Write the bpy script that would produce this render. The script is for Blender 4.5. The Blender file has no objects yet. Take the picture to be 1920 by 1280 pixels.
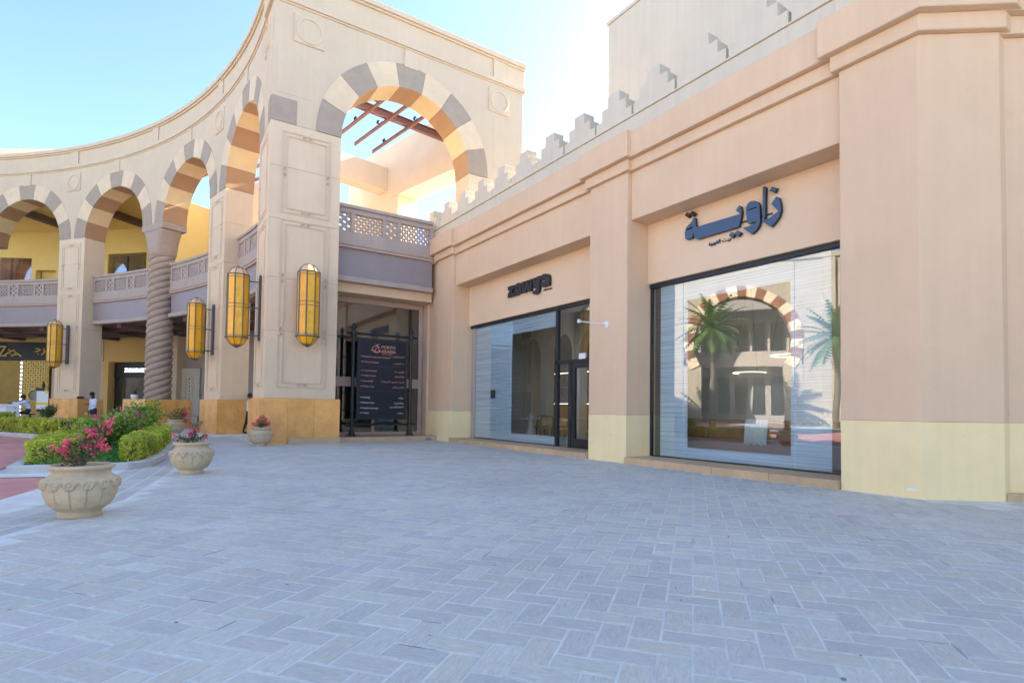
import bpy, bmesh, math, random, unicodedata
from mathutils import Vector, Matrix
random.seed(7)
R = math.radians
SC = bpy.context.scene
COL = SC.collection

# ------------------------------------------------------------------ camera
cam = bpy.data.cameras.new('camera'); camo = bpy.data.objects.new('camera', cam); COL.objects.link(camo)
CAM = Vector((0, 0, 1.25)); YAW, PITCH, ROLL = R(33.6), R(1.85), R(0.75)
_fw0 = Vector((math.sin(YAW), math.cos(YAW), 0)); _rt0 = Vector((math.cos(YAW), -math.sin(YAW), 0)); _up0 = Vector((0, 0, 1))
_fw = _fw0*math.cos(PITCH) + _up0*math.sin(PITCH); _up = _up0*math.cos(PITCH) - _fw0*math.sin(PITCH)
_rt = _rt0*math.cos(ROLL) + _up*math.sin(ROLL); _uu = _up*math.cos(ROLL) - _rt0*math.sin(ROLL)
camo.matrix_world = Matrix(((_rt.x, _uu.x, -_fw.x, CAM.x), (_rt.y, _uu.y, -_fw.y, CAM.y), (_rt.z, _uu.z, -_fw.z, CAM.z), (0, 0, 0, 1)))
cam.sensor_width = 36; cam.lens = 1054/1920*36; cam.shift_y = 92/1920; cam.clip_start = .05; cam.clip_end = 4000
SC.camera = camo
def in_frame(x, y, m=60):
    d = Vector((x, y, 0)) - CAM; z = d.dot(_fw)
    if z < .2: return None
    px = 960 + 1054*d.dot(_rt)/z; py = 732 - 1054*d.dot(_uu)/z
    return (px, py, z) if -m < px < 1920 + m and py < 1280 + m*1.5 else None

# ------------------------------------------------------------------ world, sun, exposure
SUN_AZ, SUN_EL = R(3), R(31)          # azimuth measured from +X towards +Y
w = bpy.data.worlds.new('World'); SC.world = w; w.use_nodes = True
nt = w.node_tree; nt.nodes.clear()
sky = nt.nodes.new('ShaderNodeTexSky'); sky.sky_type = 'NISHITA'; sky.sun_disc = False
sky.sun_elevation = SUN_EL; sky.sun_rotation = math.pi/2 - SUN_AZ
sky.air_density = .75; sky.dust_density = 1.1; sky.ozone_density = 3.0
bg = nt.nodes.new('ShaderNodeBackground'); bg.inputs[1].default_value = .11
wo = nt.nodes.new('ShaderNodeOutputWorld')
nt.links.new(sky.outputs[0], bg.inputs[0]); nt.links.new(bg.outputs[0], wo.inputs[0])
sl = bpy.data.lights.new('sun', 'SUN'); sl.energy = 5.0; sl.angle = R(.53); sl.color = (1, .93, .82)
so = bpy.data.objects.new('sun', sl); COL.objects.link(so)
sd = Vector((math.cos(SUN_EL)*math.cos(SUN_AZ), math.cos(SUN_EL)*math.sin(SUN_AZ), math.sin(SUN_EL)))
so.rotation_euler = sd.to_track_quat('Z', 'Y').to_euler(); so.location = sd*200
vs = SC.view_settings; vs.view_transform = 'Standard'; vs.look = 'None'; vs.gamma = 1; vs.exposure = 2.44
vs.use_curve_mapping = False
SC.cycles.max_bounces = 8; SC.cycles.diffuse_bounces = 5; SC.cycles.glossy_bounces = 3; SC.cycles.transparent_max_bounces = 12

# ------------------------------------------------------------------ materials
MATS = {}
def mat(name, col, var=.08, scale=1.2, rough=.85, bump=.1, bscale=60, metal=0, streak=0, tint=False, emit=0, spec=.4, kind='noise', speck=0, scuff=0):
    if name in MATS: return MATS[name]
    m = bpy.data.materials.new(name); m.use_nodes = True; n = m.node_tree; L = n.links
    b = n.nodes['Principled BSDF']; b.inputs['Roughness'].default_value = rough; b.inputs['Metallic'].default_value = metal
    b.inputs['Specular IOR Level'].default_value = spec
    geo = n.nodes.new('ShaderNodeNewGeometry')
    src = geo.outputs['Position']
    no = n.nodes.new('ShaderNodeTexNoise'); no.inputs['Scale'].default_value = scale; no.inputs['Detail'].default_value = 8
    no.inputs['Roughness'].default_value = .65
    L.new(src, no.inputs['Vector'])
    r = n.nodes.new('ShaderNodeValToRGB')
    lo = [max(0, c*(1-var)) for c in col]; hi = [min(1, c*(1+var)) for c in col]
    r.color_ramp.elements[0].position = .3; r.color_ramp.elements[0].color = (*lo, 1)
    r.color_ramp.elements[1].position = .72; r.color_ramp.elements[1].color = (*hi, 1)
    L.new(no.outputs['Fac'], r.inputs[0]); out = r.outputs[0]
    def mul(a, fac_socket, lo_, hi_):
        mr = n.nodes.new('ShaderNodeMapRange'); mr.inputs[3].default_value = lo_; mr.inputs[4].default_value = hi_
        mr.inputs[1].default_value = .3; mr.inputs[2].default_value = .7
        L.new(fac_socket, mr.inputs[0])
        v = n.nodes.new('ShaderNodeVectorMath'); v.operation = 'SCALE'
        L.new(a, v.inputs[0]); L.new(mr.outputs[0], v.inputs['Scale']); return v.outputs[0]
    if streak:
        mp = n.nodes.new('ShaderNodeMapping'); mp.inputs['Scale'].default_value = (4, 4, .18); L.new(src, mp.inputs[0])
        s = n.nodes.new('ShaderNodeTexNoise'); s.inputs['Scale'].default_value = 1.6; s.inputs['Detail'].default_value = 6
        L.new(mp.outputs[0], s.inputs['Vector']); out = mul(out, s.outputs['Fac'], 1-streak, 1+streak*.4)
    if speck:
        s = n.nodes.new('ShaderNodeTexNoise'); s.inputs['Scale'].default_value = bscale*1.3; s.inputs['Detail'].default_value = 3
        L.new(src, s.inputs['Vector']); out = mul(out, s.outputs['Fac'], 1-speck, 1+speck)
    if scuff:
        s = n.nodes.new('ShaderNodeTexNoise'); s.inputs['Scale'].default_value = 3.3; s.inputs['Detail'].default_value = 9; s.inputs['Roughness'].default_value = .75
        L.new(src, s.inputs['Vector']); mr = n.nodes.new('ShaderNodeMapRange'); mr.inputs[1].default_value = .60; mr.inputs[2].default_value = .74; mr.inputs[3].default_value = 1; mr.inputs[4].default_value = 1-scuff
        L.new(s.outputs['Fac'], mr.inputs[0]); v = n.nodes.new('ShaderNodeVectorMath'); v.operation = 'SCALE'; L.new(out, v.inputs[0]); L.new(mr.outputs[0], v.inputs['Scale']); out = v.outputs[0]
    if tint:
        at = n.nodes.new('ShaderNodeAttribute'); at.attribute_name = 'tint'
        v = n.nodes.new('ShaderNodeVectorMath'); v.operation = 'MULTIPLY'
        L.new(out, v.inputs[0]); L.new(at.outputs['Color'], v.inputs[1]); out = v.outputs[0]
    L.new(out, b.inputs['Base Color'])
    if bump:
        bn = n.nodes.new('ShaderNodeTexNoise'); bn.inputs['Scale'].default_value = bscale; bn.inputs['Detail'].default_value = 5
        L.new(src, bn.inputs['Vector'])
        bu = n.nodes.new('ShaderNodeBump'); bu.inputs['Strength'].default_value = bump; bu.inputs['Distance'].default_value = .02
        L.new(bn.outputs['Fac'], bu.inputs['Height']); L.new(bu.outputs[0], b.inputs['Normal'])
    if emit:
        L.new(out, b.inputs['Emission Color']); b.inputs['Emission Strength'].default_value = emit
    MATS[name] = m; return m

PEACH = mat('peach_stucco', (.72, .505, .325), .05, .7, .92, .16, 16, streak=.03, scuff=.07)
YEL = mat('yellow_plinth_paint', (.90, .72, .39), .05, 1.1, .85, .14, 16, streak=.03, scuff=.22)
CREAM = mat('cream_parapet_render', (.64, .56, .43), .05, .8, .92, .1, 80, streak=.05)
STONE = mat('limestone_cladding', (.62, .495, .345), .05, .9, .88, .12, 70, streak=.03, scuff=.1)
STONE2 = mat('limestone_blocks', (.71, .55, .37), .04, 1.6, .85, .1, 70, streak=.03, tint=True)
GREYV = mat('grey_voussoir_stone', (.37, .30, .225), .09, 2.5, .85, .2, 30, tint=True, scuff=.1)
CREAMV = mat('buff_voussoir_stone', (.70, .545, .36), .08, 2.5, .85, .2, 30, tint=True, scuff=.1)
BROWNI = mat('brown_bounce_lit_intrados', (.46, .27, .14), .07, 1.6, .85, .06, 60)  # grey voussoir underside, warm bounce light put into the colour
GOLDI = mat('golden_bounce_lit_intrados', (.80, .60, .33), .06, 1.6, .85, .06, 60)  # buff voussoir underside, same warm bounce light coloured in
OCHRE = mat('ochre_base_marble', (.80, .40, .11), .2, 2.4, .45, .05, 40, tint=True)
SILLST = mat('buff_step_stone', (.55, .38, .22), .14, 3, .7, .08, 60, tint=True)
COLST = mat('mauve_column_stone', (.41, .31, .235), .1, 3, .75, .1, 70)
BALC = mat('mauve_balcony_cast', (.44, .35, .29), .06, 2, .8, .08, 70, streak=.06)
PINK = mat('pinkish_trim', (.52, .37, .29), .04, 2, .8, .05, 70)
FASC = mat('slate_blue_fascia', (.30, .25, .245), .05, 1.5, .5, .03, 40)
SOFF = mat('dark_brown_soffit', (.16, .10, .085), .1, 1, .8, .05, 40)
YWALL = mat('yellow_gallery_wall', (.90, .70, .26), .05, .8, .9, .08, 80)
OCWALL = mat('ochre_shop_wall', (.70, .46, .17), .05, .8, .85, .08, 80)
WARMW = mat('warm_courtyard_wall', (.70, .58, .42), .05, .7, .9, .08, 80)
STEELB = mat('brown_steel', (.25, .115, .075), .1, 3, .5, .03, 60)
BLACKM = mat('black_metal', (.016, .017, .019), .15, 6, .42, .04, 120, spec=.5)
FRAMEB = mat('dark_window_frame', (.022, .024, .026), .1, 4, .45, .02, 80)
SIGNK = mat('charcoal_sign_letters', (.03, .032, .035), .1, 4, .55, .02, 80)
SIGNB = mat('slate_blue_sign_letters', (.045, .085, .15), .05, 4, .35, .02, 80)
SIGNE = mat('dark_letter_returns', (.03, .028, .035), .05, 4, .5, .02, 80)
PLINE = mat('directory_panel_navy', (.012, .014, .022), .1, 3, .5, .02, 80)
COPPER = mat('copper_lettering', (.72, .33, .24), .05, 9, .5, 0)
WHITEL = mat('pale_lettering', (.75, .66, .60), .03, 9, .5, 0)
GOLDM = mat('gold_metal', (.58, .40, .12), .12, 2.5, .35, .03, 60, metal=.6)
GOLDD = mat('dark_gold_metal', (.36, .23, .055), .15, 2.5, .38, .03, 60, metal=.5)
AMBER = mat('amber_lantern_panel', (.90, .41, .003), .16, 5, .35, .02, 40, tint=True, spec=.5)
LCAP = mat('pale_amber_lantern_cap', (.78, .47, .24), .05, 3, .4, .02, 40)
LEADF = mat('weathered_lantern_frame', (.10, .125, .115), .25, 9, .55, .06, 90)
PLATE = mat('grey_lantern_backplate', (.075, .075, .08), .1, 5, .5, .03, 90)
POT = mat('cast_stone_planter', (.58, .455, .29), .16, 5, .92, .5, 95, speck=.16)
SOIL = mat('planter_soil', (.09, .06, .04), .3, 20, .95, .5, 60)
KERB = mat('concrete_kerb', (.50, .50, .47), .14, 3, .85, .15, 60)
MORTAR = mat('pale_joint_sand', (.67, .66, .59), .15, 3, .95, .2, 120)
WHITE = mat('white_paint', (.78, .78, .77), .03, 3, .5, .02, 60)
WOOD = mat('walnut_wood', (.20, .10, .05), .2, 8, .5, .05, 60)
RATTAN = mat('rattan_weave', (.50, .34, .17), .2, 40, .7, .1, 120)
TABLE = mat('cream_table', (.74, .68, .55), .03, 3, .5, .02, 60)
LEATH = mat('tan_leather', (.33, .135, .05), .12, 3, .5, .08, 50)
THROW = mat('white_woven_throw', (.78, .76, .71), .05, 30, .9, .4, 160)
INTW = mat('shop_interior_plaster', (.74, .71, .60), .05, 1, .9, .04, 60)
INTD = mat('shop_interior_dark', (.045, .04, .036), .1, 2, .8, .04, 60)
FLOORI = mat('shop_interior_floor', (.5, .46, .4), .1, 2, .35, .02, 60)
ORANGE = mat('orange_interior_panel', (.8, .16, .03), .05, 2, .6, .02, 60)
REDM = mat('red_mural_print', (.30, .10, .07), .75, 2.2, .5, 0)
GREYW = mat('grey_recess_wall', (.36, .32, .29), .05, 1.5, .85, .06, 60)
SCREEN = mat('carved_screen_stone', (.56, .49, .38), .12, 6, .85, .3, 60)
GLOWW = mat('white_led_letters', (.9, .95, 1), 0, 1, .5, 0, emit=.6)
GLOWY = mat('warm_led', (1, .86, .6), 0, 1, .5, 0, emit=.9)
REDB = mat('pink_paint_spill', (.62, .40, .39), .12, 8, .8, .2, 120)
STONEG = mat('grey_field_stone', (.22, .24, .27), .15, 6, .9, .3, 30)
TERR = mat('terracotta_voussoir', (.27, .115, .06), .1, 2, .85, .1, 60)
BARK = mat('bark', (.16, .12, .085), .25, 8, .95, .4, 40)
SKIN = mat('skin', (.14, .075, .045), .05, 8, .6, 0)
HAIR = mat('black_hair', (.01, .009, .008), .1, 30, .6, .2, 200)
SHIRT = mat('pale_blue_shirt', (.62, .68, .82), .04, 6, .85, .1, 60)
TROUS = mat('dark_trousers', (.025, .027, .035), .1, 6, .9, .1, 60)
YELS = mat('yellow_sign', (.85, .62, .03), .05, 3, .5, 0)

def leaf_mat(name, col, trans=.3, rough=.55):
    m = bpy.data.materials.new(name); m.use_nodes = True; n = m.node_tree; L = n.links; n.nodes.clear()
    o = n.nodes.new('ShaderNodeOutputMaterial'); at = n.nodes.new('ShaderNodeAttribute'); at.attribute_name = 'tint'
    c = n.nodes.new('ShaderNodeRGB'); c.outputs[0].default_value = (*col, 1)
    v = n.nodes.new('ShaderNodeVectorMath'); v.operation = 'MULTIPLY'; L.new(c.outputs[0], v.inputs[0]); L.new(at.outputs['Color'], v.inputs[1])
    d = n.nodes.new('ShaderNodeBsdfPrincipled'); d.inputs['Roughness'].default_value = rough; L.new(v.outputs[0], d.inputs['Base Color'])
    t = n.nodes.new('ShaderNodeBsdfTranslucent'); L.new(v.outputs[0], t.inputs[0])
    x = n.nodes.new('ShaderNodeMixShader'); x.inputs[0].default_value = trans
    L.new(d.outputs[0], x.inputs[1]); L.new(t.outputs[0], x.inputs[2]); L.new(x.outputs[0], o.inputs[0])
    MATS[name] = m; return m
HEDGE = leaf_mat('hedge_leaf', (.36, .49, .06)); BUSHL = leaf_mat('bush_leaf', (.18, .36, .06)); GRASS = leaf_mat('ground_cover_leaf', (.10, .34, .05))
BRACT = leaf_mat('magenta_bract', (.98, .17, .29), .45); BRACTP = leaf_mat('purple_pink_bract', (.80, .09, .36), .4)
PALML = leaf_mat('palm_leaf', (.10, .18, .04)); PLANTL = leaf_mat('planter_leaf', (.09, .16, .05))

def glass_mat(name, tint, base=.1, grad=.75):
    m = bpy.data.materials.new(name); m.use_nodes = True; n = m.node_tree; L = n.links; n.nodes.clear()
    o = n.nodes.new('ShaderNodeOutputMaterial'); tr = n.nodes.new('ShaderNodeBsdfTransparent'); tr.inputs[0].default_value = (*tint, 1)
    g = n.nodes.new('ShaderNodeBsdfGlossy'); g.inputs['Roughness'].default_value = .0; g.inputs[0].default_value = (.95, .97, 1, 1)
    geo = n.nodes.new('ShaderNodeNewGeometry'); nz = n.nodes.new('ShaderNodeTexNoise'); nz.inputs['Scale'].default_value = .9; nz.inputs['Detail'].default_value = 1; L.new(geo.outputs['Position'], nz.inputs['Vector'])
    bp = n.nodes.new('ShaderNodeBump'); bp.inputs['Strength'].default_value = .12; bp.inputs['Distance'].default_value = .012; L.new(nz.outputs['Fac'], bp.inputs['Height']); L.new(bp.outputs[0], g.inputs['Normal'])
    lw = n.nodes.new('ShaderNodeLayerWeight'); lw.inputs[0].default_value = .5
    p = n.nodes.new('ShaderNodeMath'); p.operation = 'POWER'; p.inputs[1].default_value = 3.2; L.new(lw.outputs['Facing'], p.inputs[0])
    a = n.nodes.new('ShaderNodeMath'); a.operation = 'MULTIPLY_ADD'; a.inputs[1].default_value = grad; a.inputs[2].default_value = base; a.use_clamp = True
    L.new(p.outputs[0], a.inputs[0])
    x = n.nodes.new('ShaderNodeMixShader'); L.new(a.outputs[0], x.inputs[0]); L.new(tr.outputs[0], x.inputs[1]); L.new(g.outputs[0], x.inputs[2])
    L.new(x.outputs[0], o.inputs[0]); MATS[name] = m; return m
GLASS = glass_mat('shop_glass', (.88, .92, .93), .115, .5)
GLASSD = glass_mat('dark_glass', (.66, .66, .66), .12, .6)

def film_mat(name):
    m = bpy.data.materials.new(name); m.use_nodes = True; n = m.node_tree; L = n.links; n.nodes.clear()
    o = n.nodes.new('ShaderNodeOutputMaterial'); geo = n.nodes.new('ShaderNodeNewGeometry')
    mp = n.nodes.new('ShaderNodeMapping'); mp.inputs['Scale'].default_value = (.0, .008, 1); L.new(geo.outputs['Position'], mp.inputs[0])
    no = n.nodes.new('ShaderNodeTexNoise'); no.inputs['Scale'].default_value = 46; no.inputs['Detail'].default_value = 3; L.new(mp.outputs[0], no.inputs['Vector'])
    r = n.nodes.new('ShaderNodeValToRGB'); r.color_ramp.elements[0].position = .42; r.color_ramp.elements[0].color = (.6,)*3+(1,)
    r.color_ramp.elements[1].position = .56; r.color_ramp.elements[1].color = (.93,)*3+(1,); L.new(no.outputs['Fac'], r.inputs[0])
    tr = n.nodes.new('ShaderNodeBsdfTransparent'); df = n.nodes.new('ShaderNodeBsdfDiffuse'); df.inputs[0].default_value = (.68, .76, .82, 1)
    x = n.nodes.new('ShaderNodeMixShader'); L.new(r.outputs[0], x.inputs[0]); L.new(tr.outputs[0], x.inputs[1]); L.new(df.outputs[0], x.inputs[2])
    L.new(x.outputs[0], o.inputs[0]); MATS[name] = m; return m
FILM = film_mat('striped_window_film')

def paver_mat():
    m = mat('slate_grey_paver', (.57, .545, .462), .10, .45, .72, 0, 60, tint=True, scuff=.16)
    n = m.node_tree; L = n.links; b = n.nodes['Principled BSDF']; tc = n.nodes.new('ShaderNodeTexCoord')
    at = n.nodes.new('ShaderNodeAttribute'); at.attribute_name = 'puv'
    mp = n.nodes.new('ShaderNodeMapping'); mp.inputs['Scale'].default_value = (14, 60, 1); L.new(at.outputs['Vector'], mp.inputs[0])
    no = n.nodes.new('ShaderNodeTexNoise'); no.inputs['Scale'].default_value = 1; no.inputs['Detail'].default_value = 6; no.inputs['Roughness'].default_value = .7
    no.inputs['Distortion'].default_value = .8
    L.new(mp.outputs[0], no.inputs['Vector'])
    bu = n.nodes.new('ShaderNodeBump'); bu.inputs['Strength'].default_value = .55; bu.inputs['Distance'].default_value = .006
    L.new(no.outputs['Fac'], bu.inputs['Height']); L.new(bu.outputs[0], b.inputs['Normal'])
    old = b.inputs['Base Color'].links[0].from_socket
    mr = n.nodes.new('ShaderNodeMapRange'); mr.inputs[1].default_value = .3; mr.inputs[2].default_value = .7; mr.inputs[3].default_value = .82; mr.inputs[4].default_value = 1.15
    L.new(no.outputs['Fac'], mr.inputs[0])
    v = n.nodes.new('ShaderNodeVectorMath'); v.operation = 'SCALE'; L.new(old, v.inputs[0]); L.new(mr.outputs[0], v.inputs['Scale'])
    L.new(v.outputs[0], b.inputs['Base Color'])
    return m
PAVER = paver_mat()

def brick_mat(name, c1, c2, cm, sx, sy, ang):
    m = bpy.data.materials.new(name); m.use_nodes = True; n = m.node_tree; L = n.links; b = n.nodes['Principled BSDF']; b.inputs['Roughness'].default_value = .8
    geo = n.nodes.new('ShaderNodeNewGeometry'); mp = n.nodes.new('ShaderNodeMapping'); mp.inputs['Rotation'].default_value = (0, 0, R(ang)); L.new(geo.outputs['Position'], mp.inputs[0])
    t = n.nodes.new('ShaderNodeTexBrick'); t.inputs['Color1'].default_value = (*c1, 1); t.inputs['Color2'].default_value = (*c2, 1); t.inputs['Mortar'].default_value = (*cm, 1)
    t.inputs['Scale'].default_value = 1; t.inputs['Brick Width'].default_value = sx; t.inputs['Row Height'].default_value = sy; t.inputs['Mortar Size'].default_value = .006
    L.new(mp.outputs[0], t.inputs[0])
    no = n.nodes.new('ShaderNodeTexNoise'); no.inputs['Scale'].default_value = .8; no.inputs['Detail'].default_value = 7; L.new(geo.outputs['Position'], no.inputs['Vector'])
    mr = n.nodes.new('ShaderNodeMapRange'); mr.inputs[1].default_value = .3; mr.inputs[2].default_value = .7; mr.inputs[3].default_value = .8; mr.inputs[4].default_value = 1.15; L.new(no.outputs['Fac'], mr.inputs[0])
    v = n.nodes.new('ShaderNodeVectorMath'); v.operation = 'SCALE'; L.new(t.outputs[0], v.inputs[0]); L.new(mr.outputs[0], v.inputs['Scale']); L.new(v.outputs[0], b.inputs['Base Color'])
    bu = n.nodes.new('ShaderNodeBump'); bu.inputs['Strength'].default_value = .4; bu.inputs['Distance'].default_value = .01; L.new(t.outputs['Fac'], bu.inputs['Height']); bu.invert = True
    L.new(bu.outputs[0], b.inputs['Normal']); MATS[name] = m; return m
REDROAD = brick_mat('red_clay_paving', (.62, .26, .20), (.55, .22, .18), (.48, .27, .22), .22, .11, 30)
GREYPAV = brick_mat('far_grey_paving', (.46, .455, .42), (.49, .48, .45), (.62, .63, .58), .33, .165, 38)

# ------------------------------------------------------------------ mesh helpers
class MB:
    def __init__(s): s.v = []; s.f = []; s.m = []; s.t = []
    def add(s, vs, fs, mi=0, tint=None):
        o = len(s.v); s.v += [tuple(p) for p in vs]
        for f in fs: s.f.append(tuple(o+i for i in f)); s.m.append(mi); s.t.append(tint or (1, 1, 1))
    def hexa(s, p, mi=0, tint=None):        # p: 8 points, bottom ring then top ring
        s.add(p, [(3, 2, 1, 0), (4, 5, 6, 7), (0, 1, 5, 4), (1, 2, 6, 5), (2, 3, 7, 6), (3, 0, 4, 7)], mi, tint)
    def box(s, x0, x1, y0, y1, z0, z1, mi=0, tint=None):
        s.hexa([(x0, y0, z0), (x1, y0, z0), (x1, y1, z0), (x0, y1, z0), (x0, y0, z1), (x1, y0, z1), (x1, y1, z1), (x0, y1, z1)], mi, tint)
    def prism(s, poly, z0, z1, mi=0, tint=None):
        n = len(poly); a = sum(poly[i][0]*poly[(i+1) % n][1]-poly[(i+1) % n][0]*poly[i][1] for i in range(n))
        if a < 0: poly = poly[::-1]
        s.add([(x, y, z0) for x, y in poly]+[(x, y, z1) for x, y in poly],
              [tuple(range(n-1, -1, -1)), tuple(range(n, 2*n))]+[(i, (i+1) % n, n+(i+1) % n, n+i) for i in range(n)], mi, tint)
    def tube(s, pts, rad, k=8, cap=True, mi=0, tint=None):
        pts = [Vector(p) for p in pts]; n = len(pts); rs = rad if isinstance(rad, (list, tuple)) else [rad]*n
        ref = None; vs = []
        for i, p in enumerate(pts):
            t = (pts[min(i+1, n-1)]-pts[max(i-1, 0)]).normalized()
            if ref is None: ref = Vector((0, 0, 1)) if abs(t.z) < .9 else Vector((1, 0, 0))
            a = (ref - t*ref.dot(t)).normalized(); b = t.cross(a); ref = a
            vs += [p + (a*math.cos(2*math.pi*j/k)+b*math.sin(2*math.pi*j/k))*rs[i] for j in range(k)]
        fs = [(i*k+j, i*k+(j+1) % k, (i+1)*k+(j+1) % k, (i+1)*k+j) for i in range(n-1) for j in range(k)]
        if cap: fs += [tuple(range(k-1, -1, -1)), tuple(range((n-1)*k, n*k))]
        s.add(vs, fs, mi, tint)
    def lathe(s, prof, k=32, c=(0, 0), fn=None, cap=True, mi=0, tint=None, a0=0):
        vs = []
        for (r, z) in prof:
            for j in range(k):
                a = a0+2*math.pi*j/k; rr = r if fn is None else fn(r, z, a)
                vs.append((c[0]+rr*math.cos(a), c[1]+rr*math.sin(a), z))
        n = len(prof)
        fs = [(i*k+j, i*k+(j+1) % k, (i+1)*k+(j+1) % k, (i+1)*k+j) for i in range(n-1) for j in range(k)]
        if cap: fs += [tuple(range(k-1, -1, -1)), tuple(range((n-1)*k, n*k))]
        s.add(vs, fs, mi, tint)
    # mapped pieces: M(u, d, z) places wall coordinates in the world
    def mbox(s, M, u0, u1, d0, d1, z0, z1, n=1, mi=0, tint=None):
        us = [u0+(u1-u0)*i/n for i in range(n+1)]
        vs = [M(u, d, z) for u in us for (d, z) in ((d0, z0), (d1, z0), (d1, z1), (d0, z1))]
        fs = [(0, 1, 2, 3), (4*n+3, 4*n+2, 4*n+1, 4*n)]
        for i in range(n):
            a, b = 4*i, 4*i+4
            fs += [(a+j, b+j, b+(j+1) % 4, a+(j+1) % 4)[::-1] for j in range(4)]
        s.add(vs, fs, mi, tint)
    def mprism(s, M, poly, d0, d1, mi=0, tint=None, side=None):   # poly in (u,z)
        n = len(poly)
        vs = [M(u, d0, z) for u, z in poly]+[M(u, d1, z) for u, z in poly]
        o = len(s.f); s.add(vs, [tuple(range(n)), tuple(range(2*n-1, n-1, -1))]+[(i, n+i, n+(i+1) % n, (i+1) % n) for i in range(n)], mi, tint)
        if side is not None:
            for i in range(o+2, len(s.f)): s.m[i] = side

def ob(name, mb, mats, parent=None, smooth=False, bevel=0, label=None, local=False, kind=None, recalc=True):
    me = bpy.data.meshes.new(name); me.from_pydata(mb.v, [], mb.f)
    mats = mats if isinstance(mats, (list, tuple)) else [mats]
    for m in mats: me.materials.append(m)
    if len(mats) > 1: me.polygons.foreach_set('material_index', mb.m)
    if any(MATS.get(m.name) and any(nd.type == 'ATTRIBUTE' for nd in m.node_tree.nodes) for m in mats):
        ca = me.color_attributes.new('tint', 'FLOAT_COLOR', 'CORNER'); dat = []
        for p, t in zip(me.polygons, mb.t): dat += (list(t)+[1])*p.loop_total
        ca.data.foreach_set('color', dat)
    if recalc:
        bm = bmesh.new(); bm.from_mesh(me); bmesh.ops.recalc_face_normals(bm, faces=bm.faces); bm.to_mesh(me); bm.free()
    if smooth: me.polygons.foreach_set('use_smooth', [True]*len(me.polygons))
    me.update()
    o = bpy.data.objects.new(name, me); COL.objects.link(o)
    if parent:
        o.parent = parent
        if not local:
            root = parent
            loc = Vector((0, 0, 0)); p = parent
            o.matrix_parent_inverse = WORLD.get(parent.name, Matrix.Identity(4)).inverted()
    WORLD[o.name] = Matrix.Identity(4)
    if bevel:
        b = o.modifiers.new('bevel', 'BEVEL'); b.width = bevel; b.segments = 1; b.limit_method = 'ANGLE'; b.angle_limit = R(40)
    if label: o['label'] = label
    if kind: o['kind'] = kind
    return o
WORLD = {}
def thing(name, label, cat, loc=(0, 0, 0), rz=0, group=None):
    o = bpy.data.objects.new(name, None); COL.objects.link(o); o.location = loc; o.rotation_euler = (0, 0, rz)
    o.empty_display_size = .2
    WORLD[o.name] = Matrix.Translation(loc) @ Matrix.Rotation(rz, 4, 'Z')
    o['label'] = label; o['category'] = cat
    if group: o['group'] = group
    return o
def tag(o, label, cat, group=None):
    o['label'] = label; o['category'] = cat
    if group: o['group'] = group
    return o
def copy_tree(o, parent=None):
    c = o.copy(); COL.objects.link(c); c.parent = parent
    if parent: c.matrix_parent_inverse = o.matrix_parent_inverse.copy()
    for ch in list(o.children): copy_tree(ch, c)
    return c
def rt(): 
    t = random.uniform(.9, 1.08); return (t*random.uniform(.98, 1.02), t, t*random.uniform(.97, 1.03))

def rt2():
    t = random.uniform(.975, 1.02); return (t, t, t*random.uniform(.985, 1.015))

# text as mesh, laid on a wall through M(u, d, z)
FORMS = {}
for c_ in range(0xFE70, 0xFEFD):
    d_ = unicodedata.decomposition(chr(c_)).split()
    if len(d_) == 2: FORMS.setdefault(chr(int(d_[1], 16)), {})[d_[0][1:-1]] = chr(c_)
def arabic(s):
    out = []; dual = lambda ch: 'medial' in FORMS.get(ch, {})
    for i, ch in enumerate(s):
        f = FORMS.get(ch)
        if not f: out.append(ch); continue
        pj = i > 0 and dual(s[i-1]); nj = i < len(s)-1 and s[i+1] in FORMS and dual(ch) and 'final' in FORMS[s[i+1]]
        k = 'medial' if pj and nj else 'final' if pj else 'initial' if nj else 'isolated'
        out.append(f.get(k, f.get('isolated')))
    return ''.join(reversed(out))
def text_mb(s, size, M, u, z, d0, d1, dirn=1, align='LEFT', offset=0, width=None, height=None, mb=None, mi=0):
    c = bpy.data.curves.new('txt', 'FONT'); c.body = s; c.size = size; c.align_x = align; c.offset = offset; c.resolution_u = 2; c.extrude = .5; c.fill_mode = 'BOTH'
    o = bpy.data.objects.new('txt', c); COL.objects.link(o); bpy.context.view_layer.update()
    me = bpy.data.meshes.new_from_object(o.evaluated_get(bpy.context.evaluated_depsgraph_get()))
    mb = mb or MB(); xs = [v.co.x for v in me.vertices]; ys = [v.co.y for v in me.vertices]
    kx = ky = 1; ox = oy = 0
    if width: kx = width/(max(xs)-min(xs)); ox = -min(xs)
    if height: ky = height/(max(ys)-min(ys)); oy = -min(ys)
    mb.add([M(u+dirn*(v.co.x+ox)*kx, d0 if v.co.z > 0 else d1, z+(v.co.y+oy)*ky) for v in me.vertices], [tuple(p.vertices) for p in me.polygons], mi)
    bpy.data.objects.remove(o); bpy.data.curves.remove(c); bpy.data.meshes.remove(me)
    return mb

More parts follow.
